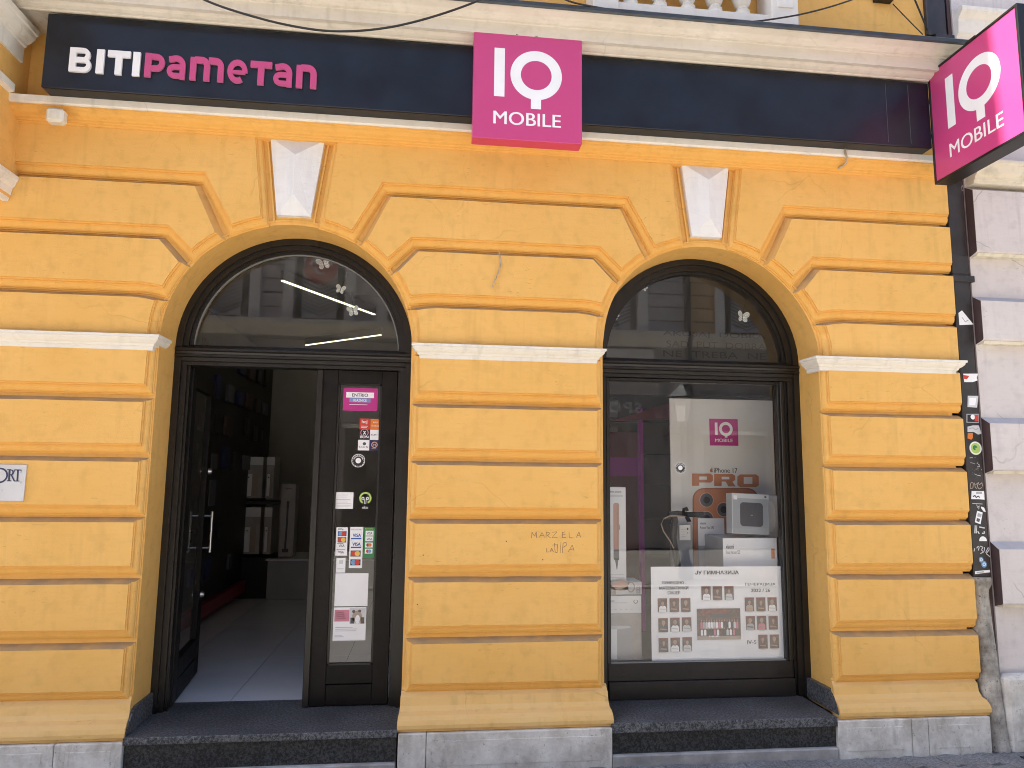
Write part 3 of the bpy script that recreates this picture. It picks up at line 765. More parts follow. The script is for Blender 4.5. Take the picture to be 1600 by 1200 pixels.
b = MB(); b.box(4.386, 4.95, -.115, -.014, -.03, .428, 'plinth_stone', .022); b.box(4.43, 4.91, -.118, -.10, .05, .38, 'plinth_stone', .002); b.build('plinth_stone_slab', NB)
b = MB(); b.box(4.96, 6.4, -.115, -.014, -.03, .43, 'plinth_stone', .012); b.build('plinth_stone_slab', NB)
b = MB(); b.box(4.238, 4.404, .10, .14, 0, 11, 'dark_gap'); b.build('gap_lining', NB)

# ================================================================== DOWNPIPE
DP = empty('downpipe', (4.345, 0, 0), label='dark brown square downpipe with stickers and a rusty grey iron foot, between the two houses', cat='downpipe')
b = MB(); b.box(4.286, 4.400, -.030, .075, 2.99, 4.40, 'pipe_metal', .005); b.build('pipe_section', DP)
b = MB(); b.box(4.290, 4.404, -.028, .072, .99, 2.99, 'pipe_metal', .005); b.build('pipe_section', DP)
b = MB(); b.box(4.275, 4.415, -.045, .09, 4.66, 4.70, 'pipe_metal', .003); b.box(4.225, 4.370, -.03, .075, 4.70, 9, 'pipe_metal', .005); b.build('pipe_section', DP)
b = MB(); b.box(4.284, 4.402, -.034, .079, 2.985, 3.115, 'pipe_metal', .004); b.build('pipe_collar', DP)
b = MB(); b.box(4.225, 4.435, -.042, -.005, 2.93, 2.972, 'pipe_metal', .003); b.box(4.23, 4.26, -.05, -.04, 2.94, 2.962, 'pipe_metal', .002); b.build('pipe_bracket', DP)
b = MB(); b.tube([(4.346, -.0+dy, z) for dy, z in ((.015, 1.01), (.015, .985), (.015, .965), (.018, .93), (.015, .88), (.005, .70), (-.01, .5), (-.025, .30), (-.045, .10), (-.055, -.02))], .06, 'iron_boot', 20,
              [.074, .078, .074, .060, .056, .058, .062, .064, .066, .068]); b.build('iron_foot', DP)
# stickers and scrawl on the pipe: (centre px, size m, colour, extras)
YP = -.0287
def psticker(poly_px, m, extra=None):
    p = Print(y=YP-.0008); p.sheet([at(x, y, YP) for x, y in poly_px][::-1], m)
    if extra: extra(p)
    p.build('sticker', DP)
def pr(x, y): return at(x, y, YP)
Z7 = lambda x, y: (1480+x/6, 560+y/6)
Z8 = lambda x, y: (1480+x/6, 740+y/6)
def quad(f, *c): return [f(*q) for q in c]
def redblot(p): p.poly([pr(*Z7(*q)) for q in ((150, 155), (145, 190), (185, 195), (205, 165))], 'print_red')
psticker(quad(Z7, (150, 143), (290, 143), (275, 185), (288, 205), (240, 222), (158, 222)), 'paper_white', redblot)
psticker(quad(Z7, (192, 350), (292, 352), (278, 462), (190, 455)), 'print_palegrey', lambda p: p.poly([pr(*Z7(*q)) for q in ((205, 370), (270, 370), (262, 440), (205, 440))], 'paper_white'))
def dk(p):
    p.poly([pr(*Z7(*q)) for q in ((188, 528), (188, 595), (292, 598), (292, 528))], 'print_black')
    p.up(); p.poly([pr(*Z7(*q)) for q in ((255, 532), (255, 590), (290, 590), (290, 532))], 'print_red'); a = pr(*Z7(238, 550)); p.disc(a[0], a[1], .016, 'paper_white')
psticker(quad(Z7, (180, 520), (298, 520), (298, 605), (180, 602)), 'print_grey', dk)
psticker(quad(Z7, (190, 640), (240, 628), (295, 628), (322, 705), (290, 715), (250, 690), (190, 690)), 'print_palegrey', lambda p: p.stroke([pr(*Z7(*q)) for q in ((205, 660), (240, 650), (265, 670), (290, 655))], .006, 'print_grey'))
psticker(quad(Z7, (192, 700), (240, 700), (240, 745), (225, 762), (190, 750)), 'print_orange')
def green(p):
    a = pr(*Z7(265, 842)); p.ring(a[0], a[1], .034, .042, 'paper_white'); p.disc(a[0]-.004, a[1]+.003, .016, 'print_green'); p.up(); p.disc(a[0]+.004, a[1]-.004, .007, 'print_lime')
a = pr(*Z7(265, 842)); p = Print(y=YP-.0008); p.sheet([(a[0]+.044*math.cos(t*math.pi/12), a[1]+.044*math.sin(t*math.pi/12)) for t in range(24)], 'print_lime'); green(p); p.build('sticker', DP)
for f, c in ((Z7, ((215, 925), (325, 915), (330, 1000), (330, 1110), (235, 1115))),):
    p = Print(y=YP-.0006)
    for _ in range(26):
        x, y = random.uniform(215, 325), random.uniform(920, 1110); a = pr(*f(x, y)); d = pr(*f(x+random.uniform(-30, 30), y+random.uniform(-14, 14)))
        p.stroke([a, d], random.uniform(.001, .005), random.choice(['print_grey', 'print_palegrey', 'print_dark']))
    p.build('torn_sticker', DP, kind='stuff')
def scrawl(pts, f, w=.0035, m='print_palegrey'):
    p = Print(y=YP-.0007)
    for st in pts: p.stroke([pr(*f(*q)) for q in st], w, m)
    p.build('scrawl', DP, kind='stuff')
scrawl([[(215, 110), (225, 80), (245, 90), (240, 135), (215, 140), (215, 110)], [(255, 85), (262, 130), (280, 140)], [(265, 105), (290, 85)], [(295, 80), (280, 120), (300, 145), (325, 130)], [(300, 105), (325, 85), (330, 120)]], Z8, .0045, 'print_tan')
psticker(quad(Z8, (228, 162), (345, 165), (350, 245), (300, 240), (225, 240)), 'paper_white', lambda p: [p.stroke([pr(*Z8(*q)) for q in ((240, 215), (260, 205), (270, 225), (290, 210), (305, 225))], .006, 'print_black'), p.poly([pr(*Z8(*q)) for q in ((270, 170), (270, 190), (325, 190), (325, 170))], 'print_grey')])
scrawl([[(235, 280), (330, 285)], [(275, 290), (285, 320), (300, 300), (295, 335)]], Z8, .004)
psticker(quad(Z8, (315, 308), (345, 318), (362, 360), (340, 355), (318, 325)), 'paper_white')
psticker(quad(Z8, (280, 348), (332, 365), (312, 475), (258, 455)), 'paper_white', lambda p: [p.poly([pr(*Z8(*q)) for q in ((287, 368), (280, 400), (316, 412), (322, 380))], 'print_grey'), p.poly([pr(*Z8(*q)) for q in ((277, 415), (272, 445), (298, 455), (308, 425))], 'print_dark')])
scrawl([[(262, 485), (258, 560)], [(262, 520), (275, 485), (272, 560)], [(285, 540), (300, 565)], [(300, 500), (350, 510)], [(325, 560), (350, 560), (345, 540)]], Z8, .008, 'print_palegrey')
a = pr(*Z8(335, 615)); p = Print(y=YP-.0008); p.sheet([(a[0]+.027*math.cos(math.pi*t/10), a[1]-.012+.03*math.sin(math.pi*t/10)) for t in range(11)], 'paper_white'); p.build('sticker', DP)
scrawl([[(258, 700), (250, 730)], [(275, 700), (290, 680), (300, 690), (290, 720)], [(308, 680), (335, 690), (320, 715), (340, 735), (310, 750)], [(350, 690), (345, 730)], [(360, 740), (385, 690), (395, 710), (365, 750), (400, 780)]], Z8, .0055, 'print_palegrey')
for q, r in (((318, 808), .016), ((345, 850), .019)):
    a = pr(*Z8(*q)); p = Print(y=YP-.0008); p.sheet([(a[0]+r*math.cos(t*math.pi/8), a[1]+r*1.1*math.sin(t*math.pi/8)) for t in range(16)], 'print_sky'); p.ring(a[0], a[1], r*.3, r*.6, 'paper_white', n=16); p.build('sticker', DP)
psticker(quad(Z8, (258, 915), (400, 902), (402, 925), (262, 942)), 'paper_white', lambda p: p.stroke([pr(*Z8(*q)) for q in ((275, 928), (345, 920))], .008, 'print_grey'))
psticker([(1497.5, 489), (1503, 485), (1521, 507), (1499, 508)], 'paper_white', lambda p: p.stroke([pr(1503, 496), pr(1508, 503), pr(1513, 500)], .005, 'print_grey'))
scrawl([[(1500, 288), (1503, 296)], [(1499, 299), (1504, 290)], [(1501, 300), (1504, 297)], [(1496, 312), (1497, 330), (1499, 345)]], lambda x, y: (x, y), .004, 'print_palegrey')
# drain at its foot
b = MB(); b.box(4.36, 4.75, -.42, -.20, -.02, .004, 'print_black', .003)
for i in range(6): b.box(4.385+i*.06, 4.415+i*.06, -.41, -.21, .0045, .010, 'pipe_metal', .002)
b.build('drain_grate', label='small dark iron drain grate in the paving at the foot of the downpipe', cat='drain', loc=(4.55, -.31, 0))

# ================================================================== SIGNS
FS = empty('fascia_sign', (1.3, -.2, 3.737), label='long dark navy fascia sign box with raised white and pink lettering above the arches', cat='sign')
b = MB(); b.box(-1.362, 4.018, -.258, -.055, 3.740, 4.184, 'sign_navy', .003); b.build('sign_box', FS)
b = MB(); b.box(-1.355, 4.012, -.250, -.15, 3.7375, 3.7395, 'sign_black'); b.build('sign_underside', FS)
for px in (1386, 1421): 
    x, _ = at(px, 180, -.259); b = MB(); b.box(x-.0012, x+.0012, -.2595, -.2575, 3.76, 4.16, 'letter_edge' if px == 0 else 'print_dark'); b.build('sign_seam', FS)
LET = [('B', 315, 418, 0), ('I', 437, 480, 0), ('T', 492, 598, 0), ('I', 607, 648, 0), ('P', 667, 763, 1), ('a', 768, 858, 1), ('m', 878, 1035, 1), ('e', 1052, 1145, 1), ('T', 1158, 1258, 1), ('a', 1263, 1355, 1), ('n', 1372, 1467, 1)]
def arcp(cx, cy, rx, ry, a0, a1, n=10): return [(cx+rx*math.cos(math.radians(a0+(a1-a0)*i/n)), cy+ry*math.sin(math.radians(a0+(a1-a0)*i/n))) for i in range(n+1)]
K = .135                                                # half a stroke
GL = {'B': (.92, [[(K, 0), (K, 1)], [(.2, .902)]+arcp(.56, .71, .20, .192, 90, -90)+[(.2, .518)], [(.2, .496)]+arcp(.60, .297, .22, .199, 90, -90)+[(.2, .098)]]),
      'I': (2*K+.06, [[(K+.03, 0), (K+.03, 1)]]), 'T': (.92, [[(0, 1-K), (.92, 1-K)], [(.46, 0), (.46, 1-2*K)]]),
      'P': (.88, [[(K, 0), (K, 1)], [(.2, 1-K)]+arcp(.48, .62, .25, .245, 90, -90)+[(.2, .375)]]),
      'a': (.86, [[(.10, .80)]+arcp(.42, .58, .30, .285, 115, 0)+[(.72, 0)], [(.62, .50)]+arcp(.36, .32, .225, .185, 90, 270)+[(.62, K)]]),
      'm': (1.52, [[(K, 0), (K, .97)], [(.2, .865)]+arcp(.52, .62, .24, .245, 90, 0)+[(.76, 0)], [(.82, .865)]+arcp(1.14, .62, .245, .245, 90, 0)+[(1.385, 0)]]),
      'e': (.90, [arcp(.45, .5, .335, .385, -6, 305, 24), [(.24, .47), (.80, .47)]]),
      'n': (.88, [[(K, 0), (K, .97)], [(.2, .865)]+arcp(.48, .60, .265, .265, 90, 0)+[(.745, 0)]])}
def ribbon(path, hw):
    n = len(path); L_, R_ = [], []
    for i, p in enumerate(path):
        a = path[max(i-1, 0)]; c = path[min(i+1, n-1)]; dx, dy = c[0]-a[0], c[1]-a[1]; l = math.hypot(dx, dy) or 1
        L_.append((p[0]-dy/l*hw, p[1]+dx/l*hw)); R_.append((p[0]+dy/l*hw, p[1]-dx/l*hw))
    return R_+L_, [(i, i+1, n+i+1, n+i) for i in range(n-1)]
for ch, x0, x1, pk in LET:
    u0 = at(x0/2.963, 330/2.963, -.272)[0]; u1 = at(x1/2.963, 330/2.963, -.272)[0]
    z0, z1 = 3.838, 3.982; w, paths = GL[ch]
    b = MB()
    for q, path in enumerate(paths):
        vs, fs = ribbon(path, {('e', 0): .115, ('e', 1): .07, ('B', 1): .098, ('B', 2): .098, ('P', 1): .118, ('a', 0): .12, ('a', 1): .105}.get((ch, q), K))
        b.solid2d(vs, fs, lambda a, c, d: (u0+a*(u1-u0)/w, -.259-d, z0+c*(z1-z0)), .013+.0004*q, 'letter_pink' if pk else 'letter_white', 'letter_edge' if pk else 'letter_white')
    b.build('letter', FS)

def logo(P, w, h, mk, mw='letter_white'):
    """letter I, ring with a tail and the word MOBILE; P maps (u, v) of the unit square, v downwards; mk gives a fresh print per letter"""
    p = mk(); p.poly([P(.188, .603), P(.284, .603), P(.284, .142), P(.188, .142)], mw); yield p
    p = mk(); V = []; n = 48; h_ = p.k*p.step
    for i in range(n+1):
        a = 2*math.pi*i/n
        V += [p.P(*P(.574+.238*math.cos(a), .379-.238*w/h*math.sin(a)), h_), p.P(*P(.574+.142*math.cos(a), .379-.142*w/h*math.sin(a)), h_)]
    p.b.add(V, [(2*i, 2*i+2, 2*i+3, 2*i+1) for i in range(n)], mw)
    p.poly([P(.526, .700), P(.620, .700), P(.620, .585), P(.526, .585)], mw, k=p.k+1); yield p
    vs, fs, tw, th = text2d('MOBILE')
    for g in islands(fs):
        p = mk()
        for i in range(2): p.b.add([p.P(*P(.186+.0045*i+.613*a/tw, .862-.122*c/th), h_+i*.0002) for a, c in vs], g, mw)
        yield p

BS = empty('box_sign', (1.37, -.31, 3.56), label='square pink box sign with white letters at the middle of the navy fascia', cat='sign')
x0, x1, z0, z1 = 1.046, 1.695, 3.560, 4.220
b = MB(); b.box(x0, x1, -.360, -.268, z0, z1, 'sign_pink', .003); b.build('sign_box', BS)
b = MB(); b.box(x0+.003, x1-.003, -.357, -.270, z0-.0015, z0-.0002, 'sign_pink_side'); b.build('sign_underside', BS)
for p in logo(lambda u, v: (x0+u*(x1-x0), z1-v*(z1-z0)), x1-x0, z1-z0, lambda: Print(y=-.3608)): p.build('letter', BS)
b = MB(); xq, zq = at(822, 56, -.362); b.tube([(xq-.06, -.36, z1+.001), (xq-.02, -.355, z1-.002), (xq, -.357, z1-.006), (xq+.02, -.355, z1-.001), (xq+.07, -.36, z1+.001)], .0022, 'sign_black', 6); b.build('edge_strip', BS)

PS = empty('projecting_sign', (4.07, -.62, 3.49), label='pink square sign in a black frame projecting from the corner, half in sunlight', cat='sign')
X, ya, yb, za, zb_ = 4.020, -.258, -.972, 3.492, 4.250
b = MB()
for r in ((ya, ya-.016, za, zb_), (yb+.016, yb, za, zb_), (ya-.016, yb+.016, za, za+.016), (ya-.016, yb+.016, zb_-.016, zb_)): b.box(X-.004, X+.115, r[0], r[1], r[2], r[3], 'sign_black', .002)
b.build('sign_frame', PS)
b = MB(); b.box(X+.001, X+.110, ya-.014, yb+.014, za+.014, zb_-.014, 'sign_pink'); b.build('sign_panel', PS)
for p in logo(lambda u, v: (u, v), .682, .726, lambda: Print(P=lambda u, v, h: (X+.0004-h, ya-.016-u*(abs(yb-ya)-.032), zb_-.016-v*(zb_-za-.032)))): p.build('letter', PS)
b = MB()
for z in (3.86, 4.10): b = MB(); b.tube([(X+.055, ya+.01, z), (X+.055, -.0, z)], .014, 'sign_black', 8); b.build('wall_arm', PS)
b = MB(); b.box(X+.02, X+.08, -.64, -.56, 4.25, 4.275, 'sign_black'); b.build('top_bracket', PS)

# plaque at the left
xa, zt = at(40.6, 726, -.062); xb, zbm = at(37.4, 783, -.062)
b = MB(); b.box(-2.02, (xa+xb)/2, -.062, -.0535, zbm, zt, 'plaque_metal', .0015); PL = b.build('wall_plaque', loc=(-1.6, -.055, zbm), label='brushed metal plaque with dark serif letters on the ochre wall, cut by the left edge', cat='plaque')
def plq(polys):
    p = Print(y=-.0632)
    for k, P in enumerate(polys): p.poly([at(x/4.615, 640+y/4.615, -.0632) for x, y in P][::-1], 'ink_blue', k=k*.3)
    p.build('letter', PL)
p = Print(y=-.0632); a = at(2, 640+475/4.615, -.0632); p.ring(a[0]-.008, a[1], .033, .042, 'ink_blue'); p.build('letter', PL)
plq([[(62, 432), (76, 432), (72, 512), (58, 512)], [(50, 510), (82, 510), (82, 517), (50, 517)], [(52, 430), (82, 430), (82, 436), (52, 436)], [(74, 432), (92, 436), (102, 450), (98, 466), (84, 474), (72, 474), (72, 467), (82, 466), (89, 458), (89, 447), (82, 438), (74, 438)], [(78, 474), (88, 472), (108, 512), (112, 518), (100, 518)]])
plq([[(123, 434), (136, 434), (131, 514), (118, 514)], [(108, 512), (140, 512), (140, 518), (108, 518)], [(104, 431), (156, 433), (155, 440), (104, 438)], [(103, 438), (108, 438), (105, 452), (101, 452)], [(151, 440), (155, 440), (153, 455), (149, 455)]])
p = Print(y=-.0632); a = at(0, 640+588/4.615, -.0632); c = at(18/4.615, 640+572/4.615, -.0632); p.text('A', a[0]+.008, c[0], a[1], c[1], 'print_dark'); p.build('small_print', PL)
p = Print(y=-.0632); a = at(152/4.615, 640+525/4.615, -.0632); p.ring(a[0], a[1], .003, .0055, 'print_grey'); p.build('small_print', PL)
# alarm box and loose cable ends
x, z = at(86, 180, -.2)
b = MB(); b.box(x-.048, x+.048, -.215, -.15, z-.042, z+.042, 'plastic_cream', .014); AB = b.build('alarm_box', loc=(x, -.16, z-.042), label='small cream plastic box fixed under the left end of the navy sign', cat='alarm box')
b = MB(); b.box(x-.018, x+.018, -.2165, -.214, z-.02, z+.02, 'plastic_cream', .001); b.build('cover', AB)
def cable(pts, r, m, label, name='cable', cat='cable'):
    # smooth the run
    P = [Vector(p) for p in pts]; Q = []
    for i in range(len(P)-1):
        p0, p1, p2, p3 = P[max(i-1, 0)], P[i], P[i+1], P[min(i+2, len(P)-1)]
        for k in range(6):
            t = k/6; Q.append(.5*((2*p1)+(p2-p0)*t+(2*p0-5*p1+4*p2-p3)*t*t+(3*p1-p0-3*p2+p3)*t**3))
    Q.append(P[-1]); b = MB(); b.tube(Q, r, m, 6); return b.build(name, loc=tuple(P[0]), label=label, cat=cat)
def c3(x, y, Y): a = at(x, y, Y); return (a[0], Y, a[1])
cable([c3(250, -40, -.55), c3(320, 0, -.56), c3(400, 27, -.57), c3(470, 43, -.575), c3(530, 49, -.575), c3(600, 44, -.57), c3(670, 28, -.56), c3(745, 2, -.55), c3(800, -26, -.54), c3(840, -50, -.5)], .006, 'cable_black', 'black cable sagging in front of the cornice above the navy sign')
cable([c3(870, -8, -.5), c3(890, 2, -.49), c3(925, 10, -.48), c3(1000, 22, -.44), c3(1060, 32, -.40)], .005, 'cable_black', 'short black cable running down onto the flashing left of the balustrade')
cable([c3(1170, 34, -.44), c3(1200, 31, -.44), c3(1262, 20, -.42), c3(1330, 0, -.40), c3(1400, -30, -.35)], .005, 'cable_black', 'black cable rising to the right from the flashing beside the balustrade')
cable([c3(1395, 6, -.02), c3(1420, 32, -.03), c3(1442, 54, -.05)], .0035, 'cable_black', 'thin cable slanting down the wall from the small vent')
cable([c3(1428, -4, -.03), c3(1438, 20, -.04), c3(1449, 46, -.05)], .006, 'cable_black', 'thick black cable beside the upper downpipe')
x, z = at(1384, 0, -.03); b = MB(); b.box(x-.08, x+.05, -.05, -.001, z-.01, z+.12, 'sign_black', .004); b.box(x-.07, x+.04, -.056, -.049, z+.0, z+.11, 'pipe_metal', .002); b.build('wall_vent', loc=(x, -.02, z), label='small dark metal box on the upper wall left of the downpipe', cat='vent')
cable([c3(1320, 231, -.17), c3(1321, 240, -.175), c3(1324, 248, -.17), c3(1321, 256, -.15), c3(1310, 263, -.10)], .007, 'cable_pale', 'frayed pale cable end hanging over the string course at right')
cable([c3(780, 394, -.04), c3(781, 402, -.058), c3(782, 414, -.062), c3(777, 430, -.066), c3(772, 440, -.068), c3(770, 449, -.07)], .0042, 'cable_pale', 'thin grey wire end dangling over the block between the arches')
# scratched writing on the middle pier
ZG = lambda x, y: at(590+x/2.8575, 780+y/2.8575, -.0545)
p = Print(y=-.0546)
G = [[(688, 175), (690, 147), (700, 165), (708, 147), (711, 172)], [(722, 172), (735, 148), (745, 170)], [(727, 163), (742, 162)], [(752, 170), (754, 147), (768, 150), (762, 160), (755, 160), (772, 172)], [(778, 148), (800, 146), (778, 172), (803, 170)], [(838, 146), (825, 148), (825, 172), (842, 171)], [(826, 160), (838, 158)], [(855, 145), (856, 172), (875, 172)], [(888, 172), (898, 147), (907, 170)], [(893, 163), (904, 162)],
     [(778, 205), (800, 203)], [(789, 195), (790, 215)], [(755, 218), (754, 237), (766, 235)], [(770, 236), (778, 220), (786, 236)], [(773, 231), (784, 230)], [(790, 220), (793, 238), (802, 238), (803, 200)], [(818, 190), (815, 240)], [(825, 240), (828, 195), (842, 192), (843, 205), (830, 214), (838, 212)], [(850, 236), (870, 205), (878, 232)], [(858, 224), (875, 221)]]
for s_ in G: p.stroke([ZG(q[0]+random.uniform(-1, 1), q[1]+random.uniform(-1, 1)) for q in s_], random.uniform(.0022, .004), random.choice(['scratch', 'scratch', 'print_brown']))
for q in ((737, 270), (178, 470), (575, 188), (204, 250)): a = ZG(*q); p.disc(a[0], a[1], .004, 'print_brown', n=8)
p.build('scratched_writing', YB, kind='stuff')

# ================================================================== STICKERS ON THE DOOR GLASS
YG = .3165
def ap(x, y): return at(x, y, YG)
A1 = lambda x, y: ap(510+x/7.5, 580+y/7.5)
A2 = lambda x, y: ap(510+x/7.0588, 740+y/7.0588)
A3 = lambda x, y: ap(460+x/3.636, 800+y/3.636)
def bx(f, x0, x1, y0, y1):
    a, b = f(x0, y1), f(x1, y0); c, d = f(x0, y0), f(x1, y1)
    return [(a[0], a[1]), (d[0], d[1]), (b[0], b[1]), (c[0], c[1])]
def lim(f, x0, x1, y0, y1):
    P = bx(f, x0, x1, y0, y1); return (P[0][0]+P[3][0])/2, (P[1][0]+P[2][0])/2, (P[0][1]+P[1][1])/2, (P[2][1]+P[3][1])/2
def notice(name, label, f, box, m, items=(), cat='sticker', group=None, y=YG, t=.0006):
    p = Print(y=y, step=.0005); u0, u1, v0, v1 = lim(f, *box); p.sheet([(u0, v0), (u1, v0), (u1, v1), (u0, v1)], m, t)
    for it in items:
        k, b_, mm = it[0], it[1], it[2]; L = lim(f, *b_); lay = 1+(it[4] if len(it) > 4 else 0)
        if k == 'r': p.rect(*L, mm, k=lay)
        elif k == 'd': p.disc((L[0]+L[1])/2, (L[2]+L[3])/2, (L[1]-L[0])/2, mm, k=lay, ry=(L[3]-L[2])/2)
        elif k == 'o': p.ring((L[0]+L[1])/2, (L[2]+L[3])/2, (L[1]-L[0])/2*(it[3]), (L[1]-L[0])/2, mm, k=lay)
        elif k == 't': p.text(it[3], *L, mm, .012 if len(it) < 6 else it[5], k=lay)
        elif k == 'l':                                      # lines of small print
            n = it[3]
            for i in range(n):
                zz = L[3]-(L[3]-L[2])*(i+.5)/n; p.rect(L[0], L[0]+(L[1]-L[0])*random.uniform(.7, 1), zz-.0016, zz+.0012, mm, k=lay)
    return p.build(name, loc=((u0+u1)/2, y, v0), label=label, cat=cat, group=group)
notice('sticker', 'magenta ticket sticker at the top of the door glass', A1, (198, 600, 198, 465), 'print_magenta',
       [('r', (232, 558, 248, 312), 'paper_white'), ('t', (302, 488, 262, 300), 'print_black', 'ENTRIO', 1, .012), ('r', (270, 518, 316, 365), 'print_lilac'), ('t', (312, 472, 326, 356), 'paper_white', 'ULAZNICE', 1), ('l', (270, 512, 383, 402), 'paper_white', 1)])
notice('sticker', 'red square sticker, upper left of the block of six on the door glass', A1, (390, 514, 555, 682), 'print_red', [('t', (415, 480, 572, 622), 'paper_white', 'hej'), ('l', (405, 495, 635, 670), 'paper_white', 2)])
notice('sticker', 'orange square sticker, upper right of the block of six on the door glass', A1, (516, 644, 560, 685), 'print_orange', [('t', (550, 605, 592, 608), 'paper_white', 'pay'), ('t', (530, 622, 632, 652), 'paper_white', 'm:shop')])
notice('sticker', 'black sticker reading BON in the block of six on the door glass', A1, (386, 508, 684, 802), 'print_black', [('t', (396, 494, 755, 785), 'paper_white', 'BON', 0, .03), ('o', (398, 494, 694, 745), 'print_rose', .8), ('t', (428, 466, 700, 742), 'paper_white', 'X', 1, .04)])
notice('sticker', 'white square sticker beside the black one on the door glass', A1, (511, 638, 687, 805), 'paper_white', [('t', (522, 582, 735, 756), 'print_dark', 'KUM'), ('t', (586, 620, 735, 756), 'print_palegrey', 'pay')])
notice('sticker', 'white square sticker, lower left of the block of six on the door glass', A1, (370, 502, 805, 928), 'paper_white', [('d', (425, 465, 832, 868), 'print_dark'), ('t', (384, 488, 875, 898), 'print_dark', 'R S D N')])
notice('sticker', 'navy square sticker, lower right of the block of six on the door glass', A1, (506, 638, 808, 930), 'print_navy', [('o', (526, 600, 830, 895), 'print_peach', .72), ('t', (548, 578, 850, 880), 'print_peach', 'M'), ('l', (530, 592, 902, 915), 'print_peach', 1)])
def ringsticker(name, cx, cy, r, label, f):
    a = f(cx, cy); p = Print(y=YG); p.sheet([(a[0]+r*math.cos(t*math.pi/14), a[1]+r*math.sin(t*math.pi/14)) for t in range(28)], 'print_black')
    p.ring(a[0], a[1], r*.9, r*.98, 'paper_white'); p.ring(a[0], a[1], r*.62, r*.72, 'print_palegrey', a0=.2, a1=2.9); p.disc(a[0], a[1], r*.40, 'paper_white')
    for i in range(18):
        t = 2*math.pi*i/18; p.disc(a[0]+r*.80*math.cos(t), a[1]+r*.80*math.sin(t), r*.055, 'paper_white', n=6)
    p.build(name, loc=(a[0], YG, a[1]), label=label, cat='sticker')
ringsticker('sticker', 374, 1048, .043, 'round black and white sticker on the upper door glass', A1)
notice('notice', 'small creased white paper note on the door glass beside the lime ring', A2, (100, 296, 205, 388), 'paper_white', [('l', (125, 250, 225, 270), 'print_palegrey', 2), ('l', (112, 282, 305, 375), 'print_palegrey', 4), ('r', (110, 265, 286, 292), 'print_tan')], cat='notice')
a = A2(430, 270); p = Print(y=YG); r = .038; p.ring(a[0], a[1], r*.70, r, 'print_lime', a0=-1.1, a1=math.pi+1.1, k=1)
for dx in (-.4, .35): p.ring(a[0]+dx*r, a[1]-.05*r, r*.12, r*.26, 'paper_white', n=12, k=1); p.stroke([(a[0]+dx*r*.4, a[1]-.2*r), (a[0]+dx*r*.3, a[1]-.95*r)], .0035, 'paper_white', k=1)
p.text('eko', a[0]-.5*r, a[0]+.5*r, a[1]-1.75*r, a[1]-1.25*r, 'print_palegrey', .02, k=1)
p.build('sticker', loc=(a[0], YG, a[1]), label='lime green ring sticker with two white buds on the door glass', cat='sticker')
card = lambda b_, m: ('r', b_, m)
notice('sticker', 'narrow white card-payment sticker at left of the row of three on the door glass', A2, (104, 232, 592, 905), 'paper_white',
       [('t', (128, 190, 603, 626), 'print_dark', 'WSPay'), card((126, 222, 636, 690), 'print_blue'), ('d', (134, 182, 640, 686), 'print_sky', 0, 1), ('d', (166, 216, 640, 686), 'print_red', 0, 2), card((124, 218, 700, 760), 'print_brown'), ('d', (130, 178, 704, 756), 'print_red', 0, 1), ('d', (162, 212, 704, 756), 'print_yellow', 0, 2), ('t', (135, 200, 782, 810), 'print_dark', 'VISA'), ('l', (115, 215, 768, 774), 'print_dark', 1), ('l', (112, 208, 832, 846), 'print_dark', 1), ('t', (130, 192, 852, 880), 'print_dark', 'VISA')])
notice('sticker', 'taller white card-payment sticker in the middle of the row of three on the door glass', A2, (255, 400, 588, 1042), 'paper_white',
       [('t', (276, 390, 610, 624), 'print_grey', 'UniCredit Bank'), ('t', (290, 382, 662, 698), 'print_blue', 'VISA', 0, .03), card((272, 386, 708, 724), 'print_blue'), ('t', (286, 378, 760, 796), 'print_blue', 'VISA', 0, .03), card((270, 384, 806, 822), 'print_blue'), card((266, 378, 848, 915), 'print_brown'), ('d', (274, 330, 854, 910), 'print_red', 0, 1), ('d', (312, 370, 854, 910), 'print_yellow', 0, 2), card((264, 376, 946, 1012), 'print_navy'), ('d', (270, 326, 950, 1008), 'print_sky', 0, 1), ('d', (310, 370, 950, 1008), 'print_red', 0, 2)])
notice('sticker', 'green card-payment sticker at right of the row of three on the door glass', A2, (410, 540, 592, 930), 'print_green',
       [('t', (425, 515, 602, 616), 'print_lime', 'PRIHVATAMO'), card((432, 520, 630, 684), 'paper_white'), ('t', (445, 508, 645, 672), 'print_dark', 'VISA', 1), card((430, 517, 692, 746), 'paper_white'), ('t', (444, 506, 708, 734), 'print_dark', 'VISA', 1), card((427, 512, 760, 815), 'paper_white'), ('d', (440, 475, 768, 806), 'print_brick', 0, 1), ('d', (462, 498, 768, 806), 'print_orange', 0, 2), card((424, 508, 828, 882), 'paper_white'), ('d', (437, 472, 836, 874), 'print_red', 0, 1), ('d', (460, 495, 836, 874), 'print_sky', 0, 2)])
notice('notice', 'tiny pale blue slip under the white card sticker on the door glass', A2, (108, 210, 930, 1092), 'paper_white', [('r', (140, 185, 955, 995), 'print_palegrey'), ('l', (118, 200, 1042, 1058), 'print_grey', 1)], cat='notice')
notice('notice', 'blank white sheet of paper taped inside the door glass', A3, (230, 418, 348, 535), 'paper_white', cat='notice')
